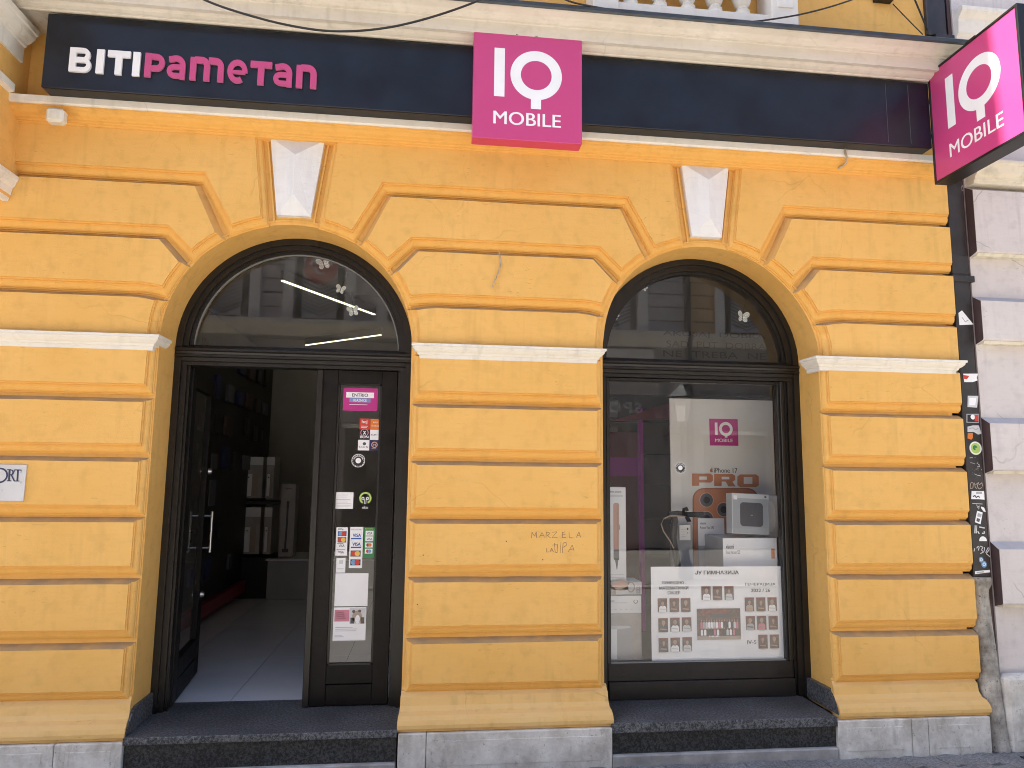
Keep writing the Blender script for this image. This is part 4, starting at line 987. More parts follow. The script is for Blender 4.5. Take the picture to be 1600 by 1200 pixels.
notice('notice', 'leaflet with a pink block and animal photo below the blank sheet on the door', A3, (220, 406, 541, 730), 'paper_white',
       [('r', (228, 312, 556, 622), 'print_rose'), ('l', (238, 300, 565, 612), 'print_peach', 4), ('r', (313, 404, 545, 634), 'print_palegrey'), ('d', (328, 384, 560, 630), 'print_tan', 0, 1), ('d', (345, 372, 585, 634), 'paper_white', 0, 2), ('r', (318, 340, 600, 634), 'print_dark', 0, 1), ('r', (376, 396, 598, 634), 'print_brown', 0, 1), ('d', (328, 346, 556, 574), 'print_brown', 0, 2), ('d', (362, 380, 554, 570), 'print_brown', 0, 2), ('l', (232, 360, 650, 680), 'print_grey', 3), ('l', (228, 285, 700, 712), 'print_grey', 2)], cat='leaflet')
# faint pale film in the lower part of the door glass
ringsticker('sticker', 1063, 731, .038, 'round black and white sticker on the shop window glass', lambda x, y: ap(x, y))

# ================================================================== SHOP WINDOW DISPLAY
DB = MB(); DB.box(1.95, 3.26, .38, 1.25, .22, .43, 'shop_dark', .004); DB.build('display_plinth', label='dark low display plinth behind the shop window', cat='plinth', loc=(2.6, .8, .22))
# class poster on the inside of the glass
A4 = lambda x, y: at(1010+x/6.9565, 880+y/6.9565, .330)
corn = [A4(35, 30), A4(1472, 42), A4(1510, 1058), A4(70, 1072)]
PO = empty('class_poster', (2.74, .33, .44), label='large white school class poster with portraits inside the shop window', cat='poster')
NU, NV = 20, 8
cx0 = (corn[0][0]+corn[3][0])/2; cx1 = (corn[1][0]+corn[2][0])/2; cz1 = (corn[0][1]+corn[1][1])/2; cz0 = (corn[2][1]+corn[3][1])/2
def wav(u, v): return .330
b = MB(); V = [(cx0+(cx1-cx0)*i/NU, .330+.0025*math.sin(i*1.1+j*.7)*(.4+j/NV), cz0+(cz1-cz0)*j/NV) for j in range(NV+1) for i in range(NU+1)]
b.add(V, [(j*(NU+1)+i, j*(NU+1)+i+1, (j+1)*(NU+1)+i+1, (j+1)*(NU+1)+i) for j in range(NV) for i in range(NU)], 'paper_white', True); b.build('sheet', PO)
def pu(x, y):      # poster print: straightened sheet coordinates
    return (cx0+(cx1-cx0)*((x-35-(y-30)*.034)/1437), cz1+(cz0-cz1)*((y-36)/1026))
p = Print(y=.3262)
def pt(s, x0, x1, y0, y1, m='print_black', b_=.01): a = pu(x0, y1); c = pu(x1, y0); p.text(s, a[0], c[0], a[1], c[1], m, b_)
pt('ЈУ ГИМНАЗИЈА', 515, 990, 80, 122, b_=.02); pt('ПРИРОДНО -', 160, 418, 195, 230); pt('МАТЕМАТИЧКИ', 133, 442, 250, 284); pt('СМЈЕР', 222, 356, 302, 336)
pt('ГЕНЕРАЦИЈА', 1062, 1396, 218, 252); pt('2022 / 26', 1128, 1338, 282, 318); pt('IV-5', 1088, 1186, 842, 884, 'print_dark', 0)
p.build('lettering', PO)
shirts = {'w': 'paper_white', 'd': 'print_dark', 'b': 'print_brown', 'g': 'print_grey', 'p': 'print_rose', 't': 'print_tan', 's': 'print_palegrey'}
def portrait(x, y, sh, w=96, h=150):
    p = Print(y=.3260, step=.0004); a = pu(x, y+h); c = pu(x+w, y); W, H = c[0]-a[0], c[1]-a[1]
    p.rect(a[0], c[0], a[1], c[1], 'print_brown', 0); p.rect(a[0], c[0], c[1]-.14*H, c[1], 'print_brick', 1)
    sw = random.uniform(.36, .44); mx = a[0]+W*random.uniform(.46, .54)
    p.poly([(mx-sw*W, a[1]+.01*H), (mx+sw*W, a[1]+.01*H), (mx+sw*.95*W, a[1]+.34*H), (mx+.24*W, a[1]+.46*H), (mx-.24*W, a[1]+.46*H), (mx-sw*.95*W, a[1]+.34*H)], shirts[sh], 2)
    p.disc(mx, a[1]+.68*H, .185*W, random.choice(['print_dark', 'print_brown', 'print_tan']), 3, 14, .175*H)
    p.disc(mx, a[1]+.645*H, .145*W, 'print_skin', 4, 14, .135*H); p.poly([(mx-.07*W, a[1]+.42*H), (mx+.07*W, a[1]+.42*H), (mx+.07*W, a[1]+.56*H), (mx-.07*W, a[1]+.56*H)], 'print_skin', 3)
    p.poly([(mx-.34*W, a[1]+.20*H), (mx+.32*W, a[1]+.15*H), (mx+.32*W, a[1]+.24*H), (mx-.34*W, a[1]+.28*H)], {'w': 'print_palegrey', 's': 'print_grey', 'g': 'print_dark'}.get(sh, 'print_skin'), 3)
    p.rect(a[0]+.18*W, c[0]-.18*W, a[1]-.07*H, a[1]-.04*H, 'print_palegrey', 0)
    p.build('portrait_photo', PO)
for x, y, s_ in ((120, 378, 'w'), (247, 378, 'b'), (370, 378, 'b'), (132, 592, 'd'), (258, 588, 'w'), (383, 586, 's'), (140, 803, 'd'), (265, 801, 'w'), (392, 799, 's'), (588, 252, 'w'), (712, 252, 'b'), (838, 252, 's'), (1062, 378, 't'), (1188, 378, 'b'), (1313, 378, 'w'), (1074, 580, 'g'), (1198, 580, 'p'), (1324, 580, 'b'), (1212, 784, 'b'), (1338, 784, 'b')): portrait(x, y, s_)
p = Print(y=.3260, step=.0004); a = pu(548, 830); c = pu(1008, 494); W, H = c[0]-a[0], c[1]-a[1]
p.rect(a[0], c[0], a[1], c[1], 'print_brown', 0); p.rect(a[0]+.12*W, a[0]+.72*W, c[1]-.20*H, c[1], 'print_brick', 1); p.rect(a[0]+.30*W, a[0]+.75*W, c[1]-.30*H, c[1]-.18*H, 'print_dark', 2); p.rect(a[0], c[0], a[1], a[1]+.12*H, 'print_tan', 1)
for row, (yy, n, hh) in enumerate(((.36, 15, .30), (.14, 12, .26))):
    for i in range(n):
        mx = a[0]+W*(.07+.88*(i+.5)/n); z = a[1]+yy*H
        p.poly([(mx-.026*W, z), (mx+.026*W, z), (mx+.026*W, z+.6*hh*H), (mx+.012*W, z+.72*hh*H), (mx-.012*W, z+.72*hh*H), (mx-.026*W, z+.6*hh*H)], random.choice(['paper_white', 'print_rose', 'print_dark', 'print_palegrey', 'print_grey', 'print_brown', 'paper_white']), 3+row)
        p.disc(mx, z+.86*hh*H, .013*W, 'print_skin', 4+row, 8, .022*W)
for i in range(8): mx = a[0]+W*(.28+.03*i); p.disc(mx, a[1]+.11*H, .010*W, 'paper_white', 6, 8, .02*W)
p.build('group_photo', PO)

# product boxes at the left of the window
def pbox(name, label, x0, x1, y0, y1, z0, z1, m, draw=None, cat='box', rz=0, group=None):
    E_ = empty(name, ((x0+x1)/2, (y0+y1)/2, z0), label=label, cat=cat, group=group)
    b = MB(); b.box(x0, x1, y0, y1, z0, z1, m, .002); b.build('carton', E_)
    if draw:
        p = Print(y=y0-.0006); draw(p, x0, x1, z0, z1); p.build('front_print', E_)
    E_.rotation_euler = (0, 0, rz); return E_
def rel(p, x0, x1, z0, z1): return (lambda u, v: (x0+u*(x1-x0), z1-v*(z1-z0)))
def d_styler(p, x0, x1, z0, z1):
    f = rel(p, x0, x1, z0, z1); q = lambda pts, m, k=None: p.poly([f(*t) for t in pts], m, k)
    a, c = f(.18, .065), f(.78, .04); p.text('dyson airstrait', a[0], c[0], a[1], c[1], 'print_dark', .01)
    p.rect(f(.12, .09)[0], f(.85, .09)[0], f(.12, .105)[1], f(.12, .083)[1], 'print_palegrey')
    q([(.36, .67), (.64, .67), (.66, .19), (.60, .17), (.42, .17), (.36, .19)], 'print_peach'); q([(.52, .66), (.60, .66), (.62, .20), (.56, .19)], 'print_tan', 2)
    q([(.62, .47), (.70, .45), (.70, .42), (.62, .38)], 'print_peach', 2); q([(.36, .76), (.64, .76), (.64, .67), (.36, .67)], 'print_dark'); q([(.40, .78), (.62, .78), (.64, .76), (.36, .76)], 'print_black', 2); q([(.51, .88), (.54, .88), (.60, .78), (.43, .78)], 'print_dark')
    for v in (.93, .96): p.rect(f(.08, v)[0], f(.9, v)[0], f(0, v+.008)[1], f(0, v)[1], 'print_palegrey')
    q([(.0, .88), (.10, .88), (.10, .85), (.0, .85)], 'print_dark')
xa, zt = at(951.5, 761, .45); xb, zb = at(978.5, 868, .45)
pbox('product_box', 'tall white carton showing a pink hair straightener at the left of the shop window', xa-.02, xb, .45, .60, .93, zt, 'box_white', d_styler)
def d_shaver(p, x0, x1, z0, z1):
    f = rel(p, x0, x1, z0, z1)
    a = f(.42, .26); p.disc(a[0], a[1], .075, 'print_tan', 1, 20, .035); a = f(.40, .25); p.disc(a[0], a[1], .055, 'print_peach', 2, 20, .020)
    p.poly([f(.5, .86), f(.6, .86), f(.62, .3), f(.48, .3)], 'print_palegrey', 1); a = f(.10, .80); p.disc(a[0], a[1], .05, 'print_tan', 1)
    a = f(.70, .40); p.disc(a[0], a[1], .028, 'print_tan', 1, 16, .036); p.disc(a[0], a[1], .020, 'print_palegrey', 2, 16, .026)
    for i in range(4): a = f(.90, .45+.13*i); p.ring(a[0], a[1], .009, .013, 'print_grey', 1, 14)
    p.rect(f(.78, 0)[0], f(.95, 0)[0], f(0, .07)[1], f(0, .04)[1], 'print_palegrey', 1); p.poly([f(0, .22), f(.05, .22), f(.05, .12), f(0, .12)], 'print_dark', 1)
xa, zt = at(952, 868, .43); xb, zb = at(1003, 929, .43)
pbox('product_box', 'grey-green carton with a round shaver under the straightener carton', xa-.03, xb, .43, .62, zb, .927, 'print_palegrey', d_shaver)
def d_big(p, x0, x1, z0, z1):
    f = rel(p, x0, x1, z0, z1); p.rect(x0, x1, f(0, .27)[1], z1, 'paper_white', 1)
    a, c = f(.08, .09), f(.34, .065); p.text('Mi Robot', a[0], c[0], a[1], c[1], 'print_dark', .01, k=2)
    p.rect(f(.08, 0)[0], f(.66, 0)[0], f(0, .115)[1], f(0, .105)[1], 'print_palegrey', 2)
    for i in range(6): p.rect(f(.08+.13*i, 0)[0], f(.14+.13*i, 0)[0], f(0, .215)[1], f(0, .205)[1], 'print_palegrey', 2)
    p.ring(*f(.86, .09), .010, .014, 'print_dark', 2, 16, 2.2, 7.2)
    p.poly([f(.02, .98), f(.40, .98), f(.40, .52), f(.02, .52)], 'paper_white', 1); p.poly([f(.40, .98), f(.74, .98), f(.74, .50), f(.40, .52)], 'print_grey', 2); a = f(.12, .68); p.disc(a[0], a[1], .018, 'print_grey', 2)
    p.poly([f(.02, .52), f(.40, .52), f(.74, .50), f(.70, .47), f(.02, .46)], 'print_palegrey', 2)
xa, zt = at(952, 931, .42); xb, zb = at(1003, 1034, .42)
pbox('product_box', 'largest carton at the left of the shop window, standing on the plinth', xa-.06, xb, .42, .70, .432, zt, 'box_photo', d_big)

# roll-up banner
BN = empty('advertising_banner', (3.0, .80, .43), label='pale grey phone advertising banner standing behind the shop window', cat='banner')
YB_ = .80
q = lambda x, y: at(x, y, YB_)
xl, zt = q(1046, 622); xr, _ = q(1203, 620)
b = MB(); b.box(xl, xr+.02, YB_, YB_+.012, .46, zt, 'banner_cloth', .002); b.build('sheet', BN)
b = MB(); b.box(xl, xr+.02, YB_-.04, YB_+.05, .431, .459, 'steel', .004); b.tube([(xl+.4, YB_+.03, .45), (xl+.4, YB_+.03, zt)], .01, 'steel'); b.build('stand', BN)
p = Print(y=YB_-.0006)
a, c = q(1109, 696), q(1152.5, 655); p.rect(a[0], c[0], a[1], c[1], 'print_magenta', 1); p.k = 2
def mk_():
    r = Print(y=YB_-.0006); r.k = 2; return r
for r in logo(lambda u, v: (a[0]+u*(c[0]-a[0]), c[1]-v*(c[1]-a[1])), c[0]-a[0], c[1]-a[1], mk_, 'paper_white'): r.build('letter', BN)
p.k = 1
f4 = lambda x, y: q(920+x/4, 590+y/4)
def bt(s, x0, x1, y0, y1, m, bo): a_ = f4(x0, y1); c_ = f4(x1, y0); p.text(s, a_[0], c_[0], a_[1], c_[1], m, bo)
bt('iPhone 17', 782, 928, 566, 594, 'print_dark', 0.01)
a_ = f4(766, 581); p.disc(a_[0], a_[1], .013, 'print_copper', 1, 16, .013); p.disc(a_[0]+.013, a_[1]+.003, .006, 'banner_cloth', 2, 12); p.disc(a_[0]+.004, a_[1]+.017, .004, 'print_copper', 1, 8, .006)
# wide squared-off letters P R O
def wide(polys):
    for P in polys: p.poly([f4(*t) for t in P][::-1], 'print_copper')
wide([[(645, 600), (760, 600), (775, 612), (775, 645), (762, 656), (690, 656), (690, 638), (738, 638), (738, 618), (645, 618)], [(645, 618), (690, 618), (690, 676), (645, 676)],
      [(783, 602), (898, 602), (915, 614), (915, 640), (900, 650), (830, 650), (830, 636), (878, 636), (878, 620), (783, 620)], [(783, 620), (830, 620), (830, 678), (783, 678)], [(855, 650), (895, 648), (918, 680), (872, 680)],
      [(945, 605), (1045, 605), (1062, 618), (1062, 622), (928, 622), (928, 618)], [(928, 622), (968, 622), (968, 664), (928, 664)], [(1022, 622), (1062, 622), (1062, 664), (1022, 664)], [(928, 664), (1062, 664), (1062, 672), (1045, 684), (945, 684), (928, 672)]])
def rr(x0, x1, y0, y1, rad, m, k):
    P = []
    for cx_, cy_, a0 in ((x1-rad, y0+rad, -90), (x1-rad, y1-rad, 0), (x0+rad, y1-rad, 90), (x0+rad, y0+rad, 180)):
        for t in range(7): an = math.radians(a0+15*t); P.append(f4(cx_+rad*math.cos(an), cy_+rad*math.sin(an)))
    p.poly(P[::-1], m, k)
rr(648, 1060, 690, 1500, 70, 'print_copper_lo', 1); rr(656, 1052, 698, 1500, 64, 'print_copper', 2)
for x, y, r in ((735, 765, 42), (842, 825, 42), (735, 880, 42)):
    a_ = f4(x, y); e_ = f4(x+r, y); R = e_[0]-a_[0]; p.disc(a_[0], a_[1], R*1.06, 'print_peach', 3); p.disc(a_[0], a_[1], R*.95, 'print_dark', 4); p.disc(a_[0], a_[1], R*.5, 'print_black', 5)
p.build('front_print', BN)

# boxed appliances on the right
def d_router(p, x0, x1, z0, z1):
    f = rel(p, x0, x1, z0, z1); P = []
    for cx_, cy_, a0 in ((.74, .31, -90), (.74, .72, 0), (.30, .72, 90), (.30, .31, 180)):
        for t in range(6): an = math.radians(a0+18*t); P.append(f(cx_+.09*math.cos(an), cy_+.09*math.sin(an)))
    p.poly([f(.02, .98), f(.98, .98), f(.98, .12), f(.02, .12)], 'box_grey', 1); p.poly(P[::-1], 'print_dark', 2); p.rect(f(.49, 0)[0], f(.55, 0)[0], f(0, .535)[1], f(0, .525)[1], 'print_palegrey', 3)
    p.rect(f(.88, 0)[0], f(.93, 0)[0], f(0, .085)[1], f(0, .04)[1], 'print_dark', 1); p.rect(f(.04, 0)[0], f(.14, 0)[0], f(0, .16)[1], f(0, .06)[1], 'paper_white', 2)
Q = lambda x, y, Y: at(1020+x/7.619, 760+y/7.619, Y)
xa, zt = Q(955, 100, .50); xb, zb = Q(1395, 595, .50)
rb = pbox('product_box', 'silver carton with a dark square device, leaning on top of the white cartons', xa-.02, xb, .50, .585, zb+.012, zt+.006, 'print_palegrey', d_router)
rb.rotation_euler = (math.radians(-3), math.radians(2.4), math.radians(4))
xa, zt = Q(1425, 110, .60); xb, zb = Q(1525, 605, .60)
def d_oval(p, x0, x1, z0, z1): f = rel(p, x0, x1, z0, z1); a = f(.45, .5); p.disc(a[0], a[1], .035, 'paper_white', 1, 20, .11)
pbox('product_box', 'pale carton with a white oval half hidden at the right edge of the window', xa-.08, xb+.005, .60, .68, zb, zt, 'print_palegrey', d_oval)
def d_white(p, x0, x1, z0, z1):
    f = rel(p, x0, x1, z0, z1); a, c = f(.05, .09), f(.20, .055); p.text('xiaomi', a[0], c[0], a[1], c[1], 'print_dark', .01, k=2); a, c = f(.05, .135), f(.31, .105); p.text('Robot Vacuum S20', a[0], c[0], a[1], c[1], 'print_dark', 0, k=2)
    p.rect(x0, x1, f(0, .50)[1], z1, 'paper_white', 1)
    for i in range(5): p.rect(f(.06+.15*i, 0)[0], f(.15+.15*i, 0)[0], f(0, .42)[1], f(0, .395)[1], 'print_palegrey', 2)
    p.rect(f(.89, 0)[0], f(.955, 0)[0], f(0, .175)[1], f(0, .09)[1], 'print_orange', 2); p.poly([f(.58, .9), f(.76, .86), f(.76, .80), f(.58, .66)], 'print_dark', 2)
xa, zt = Q(832, 616, .46); xb, zb = Q(1484, 960, .46)
WBX = pbox('product_box', 'white carton with an orange mark just above the poster in the shop window', xa, xb, .46, .78, .432, zt, 'box_grey', d_white)
xa, zt = Q(640, 396, .62); xb, zb = Q(935, 575, .62)
def d_two(p, x0, x1, z0, z1):
    f = rel(p, x0, x1, z0, z1); p.rect(x0, x1, f(0, .22)[1], z1, 'paper_white', 1); a, c = f(.08, .05), f(.30, .03); p.text('xiaomi', a[0], c[0], a[1], c[1], 'print_dark', .01, k=2); a, c = f(.08, .085), f(.60, .063); p.text('Robot Vac S40', a[0], c[0], a[1], c[1], 'print_dark', 0, k=2)
    for i in range(4): p.rect(f(.40, 0)[0], f(.62, 0)[0], f(0, .38+.15*i)[1], f(0, .28+.15*i)[1], 'print_dark', 1); p.ring(*f(.51, .33+.15*i), .010, .014, 'print_palegrey', 2, 12)
pbox('product_box', 'grey and white carton standing behind the white one, beside the scooter', xa, xb+.02, .785, .795, .432, zt, 'box_grey', d_two)
# scooter
SC = empty('electric_scooter', (2.66, .60, .43), label='black electric scooter with its handlebar showing above the poster', cat='scooter')
s3 = lambda x, y, Y=.62: (lambda a: (a[0], Y, a[1]))(Q(x, y, Y))
b = MB(); b.tube([s3(255, 460), s3(240, 600), s3(290, 900), (s3(380, 1500)[0], .62, .62), (s3(420, 1800)[0], .62, .50)], .020, 'black_plastic', 10, [.026, .024, .021, .021, .021]); b.tube([s3(250, 480), s3(265, 420), s3(250, 360)], .024, 'black_plastic', 10); b.build('stem', SC)
b = MB(); b.tube([s3(190, 330), s3(300, 322), s3(430, 335), s3(600, 338)], .019, 'black_plastic', 10, [.017, .021, .018, .020]); b.build('handlebar', SC)
b = MB(); b.tube([s3(350, 345, .60), s3(370, 275, .59), s3(400, 262, .585), s3(410, 290, .585)], .013, 'black_plastic', 8); b.tube([s3(400, 350, .60), s3(425, 405, .59), s3(450, 395, .585)], .016, 'black_plastic', 8); b.build('brake_lever', SC)
b = MB(); b.tube([s3(385, 358, .585), s3(280, 352, .575), s3(200, 352, .57), s3(130, 385, .565), s3(100, 450, .57), s3(125, 530, .58), s3(205, 650, .60), s3(250, 740, .60)], .0045, 'wire_pale', 6); b.build('brake_cable', SC)
x = s3(420, 1800)[0]
b = MB(); b.box(x+.02, x+.45, .55, .69, .47, .50, 'black_plastic', .01); b.build('deck', SC)
for dx in (-.02, .50):
    b = MB(); cx_ = x+dx
    b.add([(cx_+.055*math.cos(t*math.pi/10), yy, .487+.055*math.sin(t*math.pi/10)) for yy in (.595, .645) for t in range(20)], [list(range(20))[::-1], list(range(20, 40))]+[(t, (t+1) % 20, 20+(t+1) % 20, 20+t) for t in range(20)], 'black_plastic'); b.build('wheel', SC)
# blue-grey carton and price tag behind the scooter
xa, zt = Q(235, 455, .72); xb, zb = Q(480, 950, .72)
pbox('product_box', 'tall blue-grey carton behind the scooter stem', xa, xb, .72, .78, .432, zt, 'box_grey')
notice('price_card', 'small white price card behind the scooter handlebar', lambda x, y: Q(x, y, .70), (318, 448, 458, 640), 'paper_white', [('l', (335, 400, 500, 610), 'print_palegrey', 4), ('d', (404, 424, 492, 520), 'print_dark'), ('d', (410, 422, 545, 562), 'print_rose')], cat='card', y=.70, t=.002)
# shelving with cartons deep in the shop, behind the window
SH = empty('shop_shelving', (2.0, 3.2, .22), label='dark shelving unit with magenta post deep behind the shop window', cat='shelves')
b = MB(); b.box(1.2, 3.6, 3.55, 3.6, .22, 3.0, 'shop_dark'); b.build('back_panel', SH)
for i in range(8): b = MB(); b.box(2.3, 3.6, 3.2, 3.55, .42+i*.36, .445+i*.36, 'shop_dark'); b.build('shelf', SH)
xa, zt = at(1001, 690, 2.2); b = MB(); b.box(xa-.015, xa+.02, 2.18, 2.25, .22, 2.25, 'shop_magenta', .003); b.build('post', SH)
xa, zt = at(955, 650, 2.6); xb, _ = at(998, 650, 2.6); b = MB(); b.box(xa-.4, xb, 2.6, 2.63, .22, 2.05, 'shop_red'); b.box(xa-.4, xb, 2.57, 2.6, 1.62, 1.80, 'shop_magenta'); b.build('side_panel', SH)
xa, zt = at(955, 625, 2.0)
b = MB(); b.prism([at(955, 658, 2.0), at(1046, 655, 2.0), at(1046, 630, 2.0)], 2.0, 2.05, 'shop_red'); b.build('header_board', SH)
cb = MB(); cb.box(-.09, .09, -.12, .12, 0, .26, 'box_white', .003); cbm = cb.mesh('carton')
cb = MB(); cb.box(-.14, .14, -.12, .12, 0, .20, 'box_grey', .003); cbm2 = cb.mesh('carton')
for i in range(7):
    for j in range(2):
        if True:
            o = link('carton', cbm if (i+j) % 3 else cbm2, None, loc=(2.46+j*.31+random.uniform(-.03, .03), 3.36, .4465+i*.36)); o.rotation_euler = (0, 0, random.uniform(-.15, .15))
            tag(o, '%s carton on the %s shelf up of the dark shelving behind the window' % (('left', 'right')[j], ('lowest', 'second', 'third', 'fourth', 'fifth', 'sixth', 'seventh')[i]), 'box', 'cartons on the dark shelving')
# lettered board hung under the ceiling behind the window
LB = empty('lettered_board', (2.8, 1.5, 2.2), label='pale hanging board with rows of dark capital letters behind the window fanlight', cat='board')
b = MB(); b.box(1.70, 3.88, 1.50, 1.52, 2.30, 3.40, 'board_grey'); b.build('board', LB)
p = Print(y=1.4985)
for i, s_ in enumerate(['AKUSAJ  DOBRA', 'SAD  PUT  DOBRA', 'NE  TREBA  NE', 'UMJESTO  DES  SA', 'PROSTI  SEVMA']):
    z = 2.80-.085*i; p.text(s_, 2.80+.03*(i % 2), 3.72, z, z+.055, 'print_black', 0)
p.build('lettering', LB)

# ================================================================== INSIDE THE DOOR
def dpt(x, y, Y): a = at(x, y, Y); return a
LABEL_BOX = ['white carton at the top left of the stack on the shop counter', 'white carton at the top right of the stack on the shop counter', 'white carton at the lower left of the stack on the shop counter', 'white carton at the lower right of the stack on the shop counter']
def d_tower(p, x0, x1, z0, z1):
    f = rel(p, x0, x1, z0, z1); p.rect(x0, x1, f(0, .20)[1], z1, 'paper_white', 1); p.poly([f(.15, .95), f(.5, .95), f(.5, .42), f(.15, .42)], 'paper_white', 1); a = f(.33, .5); p.disc(a[0], a[1], .007, 'print_black', 2); p.poly([f(.5, .95), f(.8, .95), f(.8, .42), f(.5, .42)], 'print_tan', 1)
for k, (x0, x1, y0, y1) in enumerate(((376, 412, 714, 778), (414, 430, 714, 778), (374, 408, 793, 866), (410, 426, 793, 866))):
    a = at(x0, y1, 4.2); c = at(x1, y0, 4.2); pbox('product_box', LABEL_BOX[k], a[0], c[0], 4.2, 4.5, a[1], c[1], 'box_photo', d_tower)
a = at(370, 868, 4.15); c = at(432, 880, 4.15)
DS = empty('display_stand', (a[0]+.2, 4.4, .22), label='dark display stand carrying the stacked cartons inside the door', cat='stand')
b = MB(); b.box(a[0]-.05, c[0], 4.15, 4.65, .22, a[1]-.02, 'shop_dark', .004); b.build('base', DS)
b = MB(); zz = at(400, 785, 4.2)[1]; b.box(a[0]-.02, c[0], 4.18, 4.6, zz-.02, zz+.01, 'shop_dark'); b.build('shelf', DS)
def d_vac(p, x0, x1, z0, z1):
    f = rel(p, x0, x1, z0, z1); a, c = f(.28, .085), f(.72, .05); p.text('dyson', a[0], c[0], a[1], c[1], 'print_dark', .01)
    p.stroke([f(.5, .25), f(.5, .55), f(.45, .9)], .022, 'print_dark', 1); p.poly([f(.42, .34), f(.58, .34), f(.6, .24), f(.42, .24)], 'print_dark', 2); p.poly([f(.25, .94), f(.68, .94), f(.68, .89), f(.25, .89)], 'print_dark', 2)
a = at(434, 870, 4.1); c = at(463, 756, 4.1); pbox('product_box', 'tall pale carton with an upright vacuum cleaner inside the open door', a[0], c[0], 4.1, 4.3, a[1], c[1], 'box_photo', d_vac)
a = at(416, 920, 4.05); c = at(505, 873, 4.05)
b = MB(); b.box(a[0], c[0]+.8, 4.05, 4.75, .222, c[1]-.022, 'box_grey', .004); b.box(a[0]-.02, c[0]+.8, 4.03, 4.77, c[1]-.021, c[1], 'box_white', .003); b.build('shop_counter', loc=(a[0]+.5, 4.4, .22), label='pale shop counter at the end of the tiled floor', cat='counter')
b = MB(); b.box(-2.35, -1.15, .5, 5.2, .30, .42, 'shop_red', .004); b.box(-2.35, -1.2, .5, 5.2, .42, 3.1, 'shop_dark', .004); WD = b.build('wall_display', loc=(-1.8, 3.4, .3), label='tall dark wall display with a red base along the left of the shop', cat='display')
for r in range(7):
    for k in range(9):
        if random.random() < .8:
            y = 1.5+k*.40; z = .62+r*.34; b = MB(); b.box(-1.199, -1.17, y, y+random.uniform(.12, .26), z, z+random.uniform(.14, .24), random.choice(['shop_dark', 'shop_dark', 'print_navy', 'brown_paint', 'opp_dark', 'print_dark']), .003); b.build('hanging_pack', WD)
for (p0, p1), lb in ((((441, 438), (585, 491)), 'front linear ceiling lamp glowing behind the door fanlight'), (((478, 539), (595, 523)), 'rear linear ceiling lamp glowing low behind the door fanlight')):
    def onz(x, y, Z=3.3):
        d = _w+_r*((x-800)/FPX)-_u*((y-600)/FPX); t = (Z-CZ)/d.z; return Vector((CX+t*d.x, CY+t*d.y, Z))
    a, c = onz(*p0), onz(*p1); d = (c-a).normalized(); nrm = Vector((-d.y, d.x, 0))*.014
    LPM = empty('linear_lamp', tuple(a), label=lb, cat='lamp')
    def bar(z0, z1, m, name, e=0):
        b = MB(); P = [a-nrm-d*e, a+nrm-d*e, c+nrm+d*e, c-nrm+d*e]
        b.add([(q.x, q.y, z0) for q in P]+[(q.x, q.y, z1) for q in P], [(0, 1, 2, 3), (7, 6, 5, 4)]+[(i, (i+1) % 4, 4+(i+1) % 4, 4+i) for i in range(4)], m); b.build(name, LPM)
    bar(3.302, 3.39, 'lamp_body', 'housing', .01); bar(3.292, 3.3015, 'led', 'diffuser')
xq = None
d_ = _w+_r*((547-800)/FPX)-_u*((603-600)/FPX); t_ = (3.41-CZ)/d_.z; cxl, cyl = CX+t_*d_.x, CY+t_*d_.y
if cyl < 8:
    DLM = empty('ceiling_downlight', (cxl, cyl, 3.40), label='round white ceiling light seen at the top of the door glass', cat='lamp')
    b = MB(); b.lathe(cxl, cyl, [(.20, 3.395), (.20, 3.419)], 'lamp_body', 20); b.build('housing', DLM)
    b = MB(); b.lathe(cxl, cyl, [(.18, 3.388), (.18, 3.3945)], 'led', 20); b.build('diffuser', DLM)
# butterflies hung in the fanlights
def butterfly(px, py, s, rot, label, Y=.42):
    x, z = at(px, py, Y); E_ = empty('paper_butterfly', (x, Y, z), label=label, cat='decoration')
    for sx in (-1, 1):
        for (L_, a0, nm) in ((1.0, 35, 'fore_wing'), (.75, -35, 'hind_wing')):
            b = MB(); P = []
            for t in range(12):
                an = 2*math.pi*t/12; u = .5*L_+.5*L_*math.cos(an); v = .30*L_*math.sin(an)*(1+.4*math.cos(an)); P.append((u, v))
            A = math.radians(a0); V = []
            for u, v in P:
                ux, vz = u*math.cos(A)-v*math.sin(A), u*math.sin(A)+v*math.cos(A); V.append((sx*ux*s*.85, -abs(ux)*s*.45*(.6 if sx > 0 else 1), vz*s))
            n = len(V); b.add(V, [list(range(n))], 'gauze'); rim = V+[V[0]]
            b.tube(rim, s*.035, 'paper_white', 5); b.tube([(0, 0, 0), V[0]], s*.025, 'paper_white', 5)
            o = link(nm, b.mesh(nm), E_); o.location = (0, 0, 0)
    b = MB(); b.tube([(0, 0, -.35*s), (0, 0, .35*s)], s*.07, 'print_dark', 6); b.tube([(0, 0, .3*s), (.01, 0, .3*s+.12)], .0012, 'cable_black', 4); o = link('body', b.mesh('body'), E_); o.location = (0, 0, 0)
    E_.rotation_euler = (0, math.radians(rot), 0)
butterfly(506, 413, .058, -18, 'largest gauze butterfly hanging at the top of the door fanlight')
butterfly(532, 453, .042, 15, 'middle gauze butterfly hanging in the door fanlight')
butterfly(552, 487, .050, -12, 'lowest gauze butterfly hanging in the door fanlight, by the lamp')
butterfly(1160, 496, .058, 8, 'gauze butterfly hanging at the right of the shop window fanlight')
butterfly(962, 494, .035, -60, 'gauze butterfly half hidden at the left of the shop window fanlight', .40)
butterfly(1006, 451, .030, 20, 'smallest gauze butterfly at the upper left of the shop window fanlight', .40)

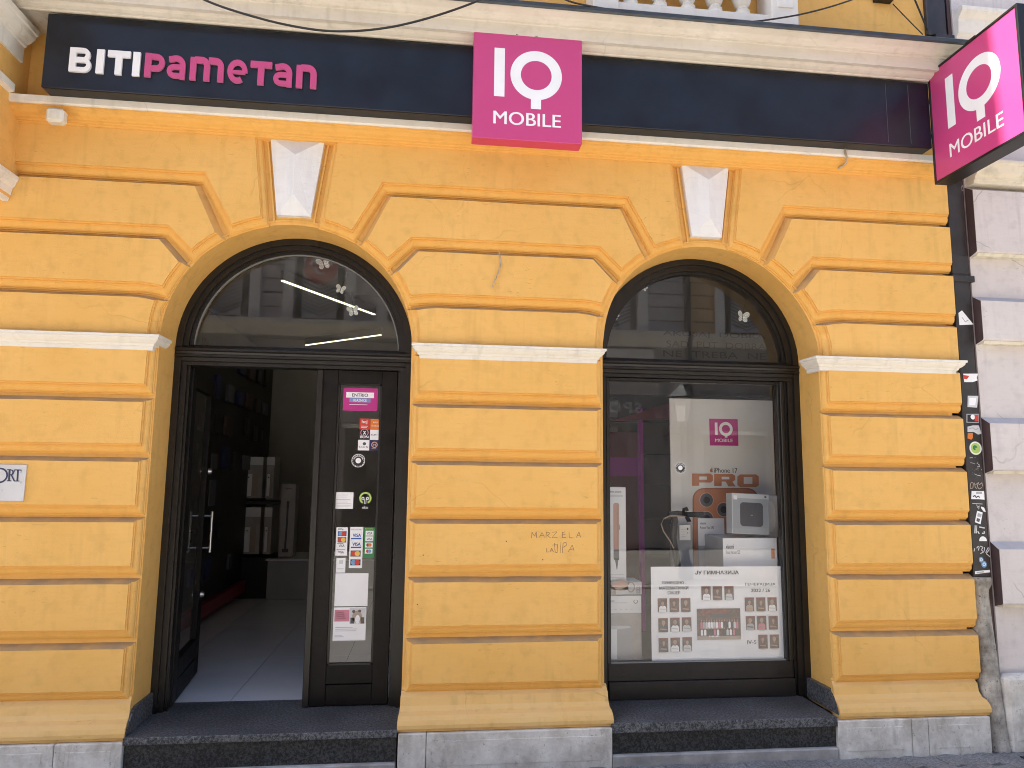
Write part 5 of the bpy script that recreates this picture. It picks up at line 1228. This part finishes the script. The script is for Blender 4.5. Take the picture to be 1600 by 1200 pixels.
# ================================================================== ACROSS THE STREET (seen in the glass)
YO = -11.0
def opp(name, label, x0, x1, wins, siding, z_ledge=(4.62, 4.95)):
    E_ = empty(name, ((x0+x1)/2, YO, 0), label=label, cat='building')
    b = MB(); b.box(x0, x1, YO-8, YO-.06, 0, 10.2, 'opp_base'); b.box(x0, x1, YO-.058, YO-.04, 4.97, 10.19, 'opp_joint'); b.build('wall', E_)
    b = MB(); b.prof_x([(YO-8.4, 10.2), (YO-4, 12.2), (YO+.5, 10.3), (YO+.5, 10.2)], x0, x1, 'roof_tile'); b.build('roof', E_)
    z = 4.96; cm = None
    while z < 10.1:
        b = MB(); b.box(x0, x1, YO-.06, YO, z, z+.290, siding, .008); b.build('wall_course', E_); z += .32
    b = MB(); b.prof_x([(YO+.28, z_ledge[1]), (YO+.28, z_ledge[1]-.10), (YO+.20, z_ledge[1]-.16), (YO+.12, z_ledge[0]), (YO-.1, z_ledge[0]), (YO-.1, z_ledge[1])], x0, x1, 'opp_ledge'); b.build('ledge', E_)
    b = MB(); b.box(x0, x1, YO-.06, YO+.02, 2.75, 3.55, 'opp_base'); b.build('shop_fascia', E_)
    n = int((x1-x0)/2.1)
    for i in range(n):
        xs = x0+.3+i*2.1; b = MB(); b.box(xs, xs+1.5, YO-.055, YO-.03, .45, 2.6, 'opp_dark', .01); b.box(xs-.06, xs+1.56, YO-.055, YO-.01, 2.6, 2.70, 'opp_trim', .01); b.build('shop_front', E_)
        if i % 2: b = MB(); b.box(xs-.45, xs-.15, YO-.05, YO+.03, 0, 4.5, siding, .02); b.build('pier', E_)
    for x in wins:
        for zz in (5.02, 8.0):
            b = MB(); b.box(x-.52, x+.52, YO+.002, YO+.02, zz, zz+2.0, 'opp_dark'); b.build('window', E_)
            b = MB(); b.box(x-.03, x+.03, YO+.0202, YO+.0215, zz, zz+2.0, 'opp_trim'); b.build('mullion', E_)
            for s in (-1, 1): b = MB(); b.box(x+s*.56, x+s*.78, YO+.002, YO+.10, zz-.06, zz+2.15, 'opp_trim', .01); b.build('pilaster', E_)
            b = MB(); b.box(x-.86, x+.86, YO+.002, YO+.16, zz+2.16, zz+2.32, 'opp_trim', .01); b.build('window_head', E_)
    return E_
O1 = opp('opposite_house', 'mauve grey house with banners across the street, seen only mirrored in the glass', -16, 6.78, (-12.0, -9.9, -7.84, -5.78, -3.72, -1.665, .40, 2.80, 5.08), 'opp_siding')
O2 = opp('opposite_house', 'ochre house across the street, seen only mirrored in the window glass', 6.90, 18, (8.3, 10.6, 12.9, 15.2), 'opp_yellow', (4.66, 4.93))
b = MB(); b.box(6.78, 6.90, YO, YO+.12, 0, 10.2, 'opp_dark', .01); b.build('downpipe', loc=(6.84, YO+.06, 0), label='dark downpipe between the two houses across the street', cat='downpipe')
def flag(x, label):
    E_ = empty('banner_flag', (x, YO+.1, 5.0), label=label, cat='banner', group='banners in the windows across the street')
    yy = YO+.032
    b = MB(); b.box(x-.38, x+.38, YO+.022, yy, 5.03, 6.95, 'flag_grey', .003); b.build('cloth', E_)
    for i in range(14):
        z = 5.06+i*.085; b = MB(); P = [(x-.37, z+.16), (x, z), (x+.37, z+.16), (x+.37, z+.205), (x, z+.045), (x-.37, z+.205)] if i < 9 else None
        if P: b.add([(u, yy+.002, v) for u, v in P], [(0, 5, 4, 1), (1, 4, 3, 2)], 'flag_dark'); b.build('chevron', E_)
    b = MB(); V = [(x+.37*math.cos(t*math.pi/12), yy+.004, 6.18+.37*math.sin(t*math.pi/12)) for t in range(24)]; b.add(V, [list(range(24))[::-1]], 'flag_red')
    for r0, r1, a0, a1 in ((.22, .29, .4, 2.8), (.08, .14, 2.6, 5.6)):
        V = []
        for i in range(15):
            t = a0+(a1-a0)*i/14; V += [(x+r1*math.cos(t), yy+.006, 6.15+r1*math.sin(t)), (x+r0*math.cos(t), yy+.006, 6.15+r0*math.sin(t))]
        b.add(V, [(2*i, 2*i+1, 2*i+3, 2*i+2) for i in range(14)], 'flag_pale')
    b.build('emblem', E_)
for x, w_ in ((-3.72, 'left in the door fanlight'), (-1.665, 'at the middle of the door fanlight'), (5.08, 'left in the window fanlight'), (8.3, 'right in the window fanlight')): flag(x, 'chevron banner with red disc across the street, mirrored '+w_)
# white letters over the shop opposite; read reversed in the glass
for i, (ch, xc) in enumerate((('S', 5.60), ('P', 5.36), ('O', 5.06), ('R', 4.78), ('T', 4.53))):
    vs, fs, w, hh = text2d(ch, .03); wd = w*.26/hh*1.1
    b = MB(); b.solid2d(vs, fs, lambda a, c, d: (xc+wd/2-a*wd/w, YO+.021+d, 3.05+c*.26/hh), .03, 'letter_white'); b.build('letter', O1)
b = MB(); b.box(4.2, 6.0, YO+.002, YO+.10, 4.25, 4.55, 'opp_trim', .01); b.build('balcony_base', O1)
for i in range(9): b = MB(); b.lathe(4.3+i*.2, YO+.05, [(.05, 4.02), (.03, 4.06), (.065, 4.14), (.03, 4.22), (.05, 4.25)], 'opp_trim', 10); b.build('baluster', O1)
# street lamp standing behind the camera
LX, LY = 4.99, -6.38
LP = empty('street_lamp', (LX, LY, 0), label='old fashioned street lantern on a post in the street, seen mirrored in the window', cat='street lamp')
b = MB(); b.lathe(LX, LY, [(.12, 0), (.12, .2), (.07, .3), (.05, .6), (.04, 2.3), (.06, 2.4), (.03, 2.48)], 'sign_black', 12); b.build('post', LP)
b = MB(); b.lathe(LX, LY, [(.09, 2.52), (.15, 2.92)], 'lamp_glass', 4); b.build('lantern', LP)
b = MB(); b.lathe(LX, LY, [(.24, 2.93), (.20, 2.97), (.08, 3.08), (.05, 3.12), (.02, 3.22)], 'flashing', 4); b.build('lamp_cap', LP)
b = MB(); b.tube([(LX, LY, 2.30), (LX-.2, LY, 2.33), (LX-.34, LY, 2.26), (LX-.28, LY, 2.2)], .014, 'sign_black', 6); b.build('scroll', LP)
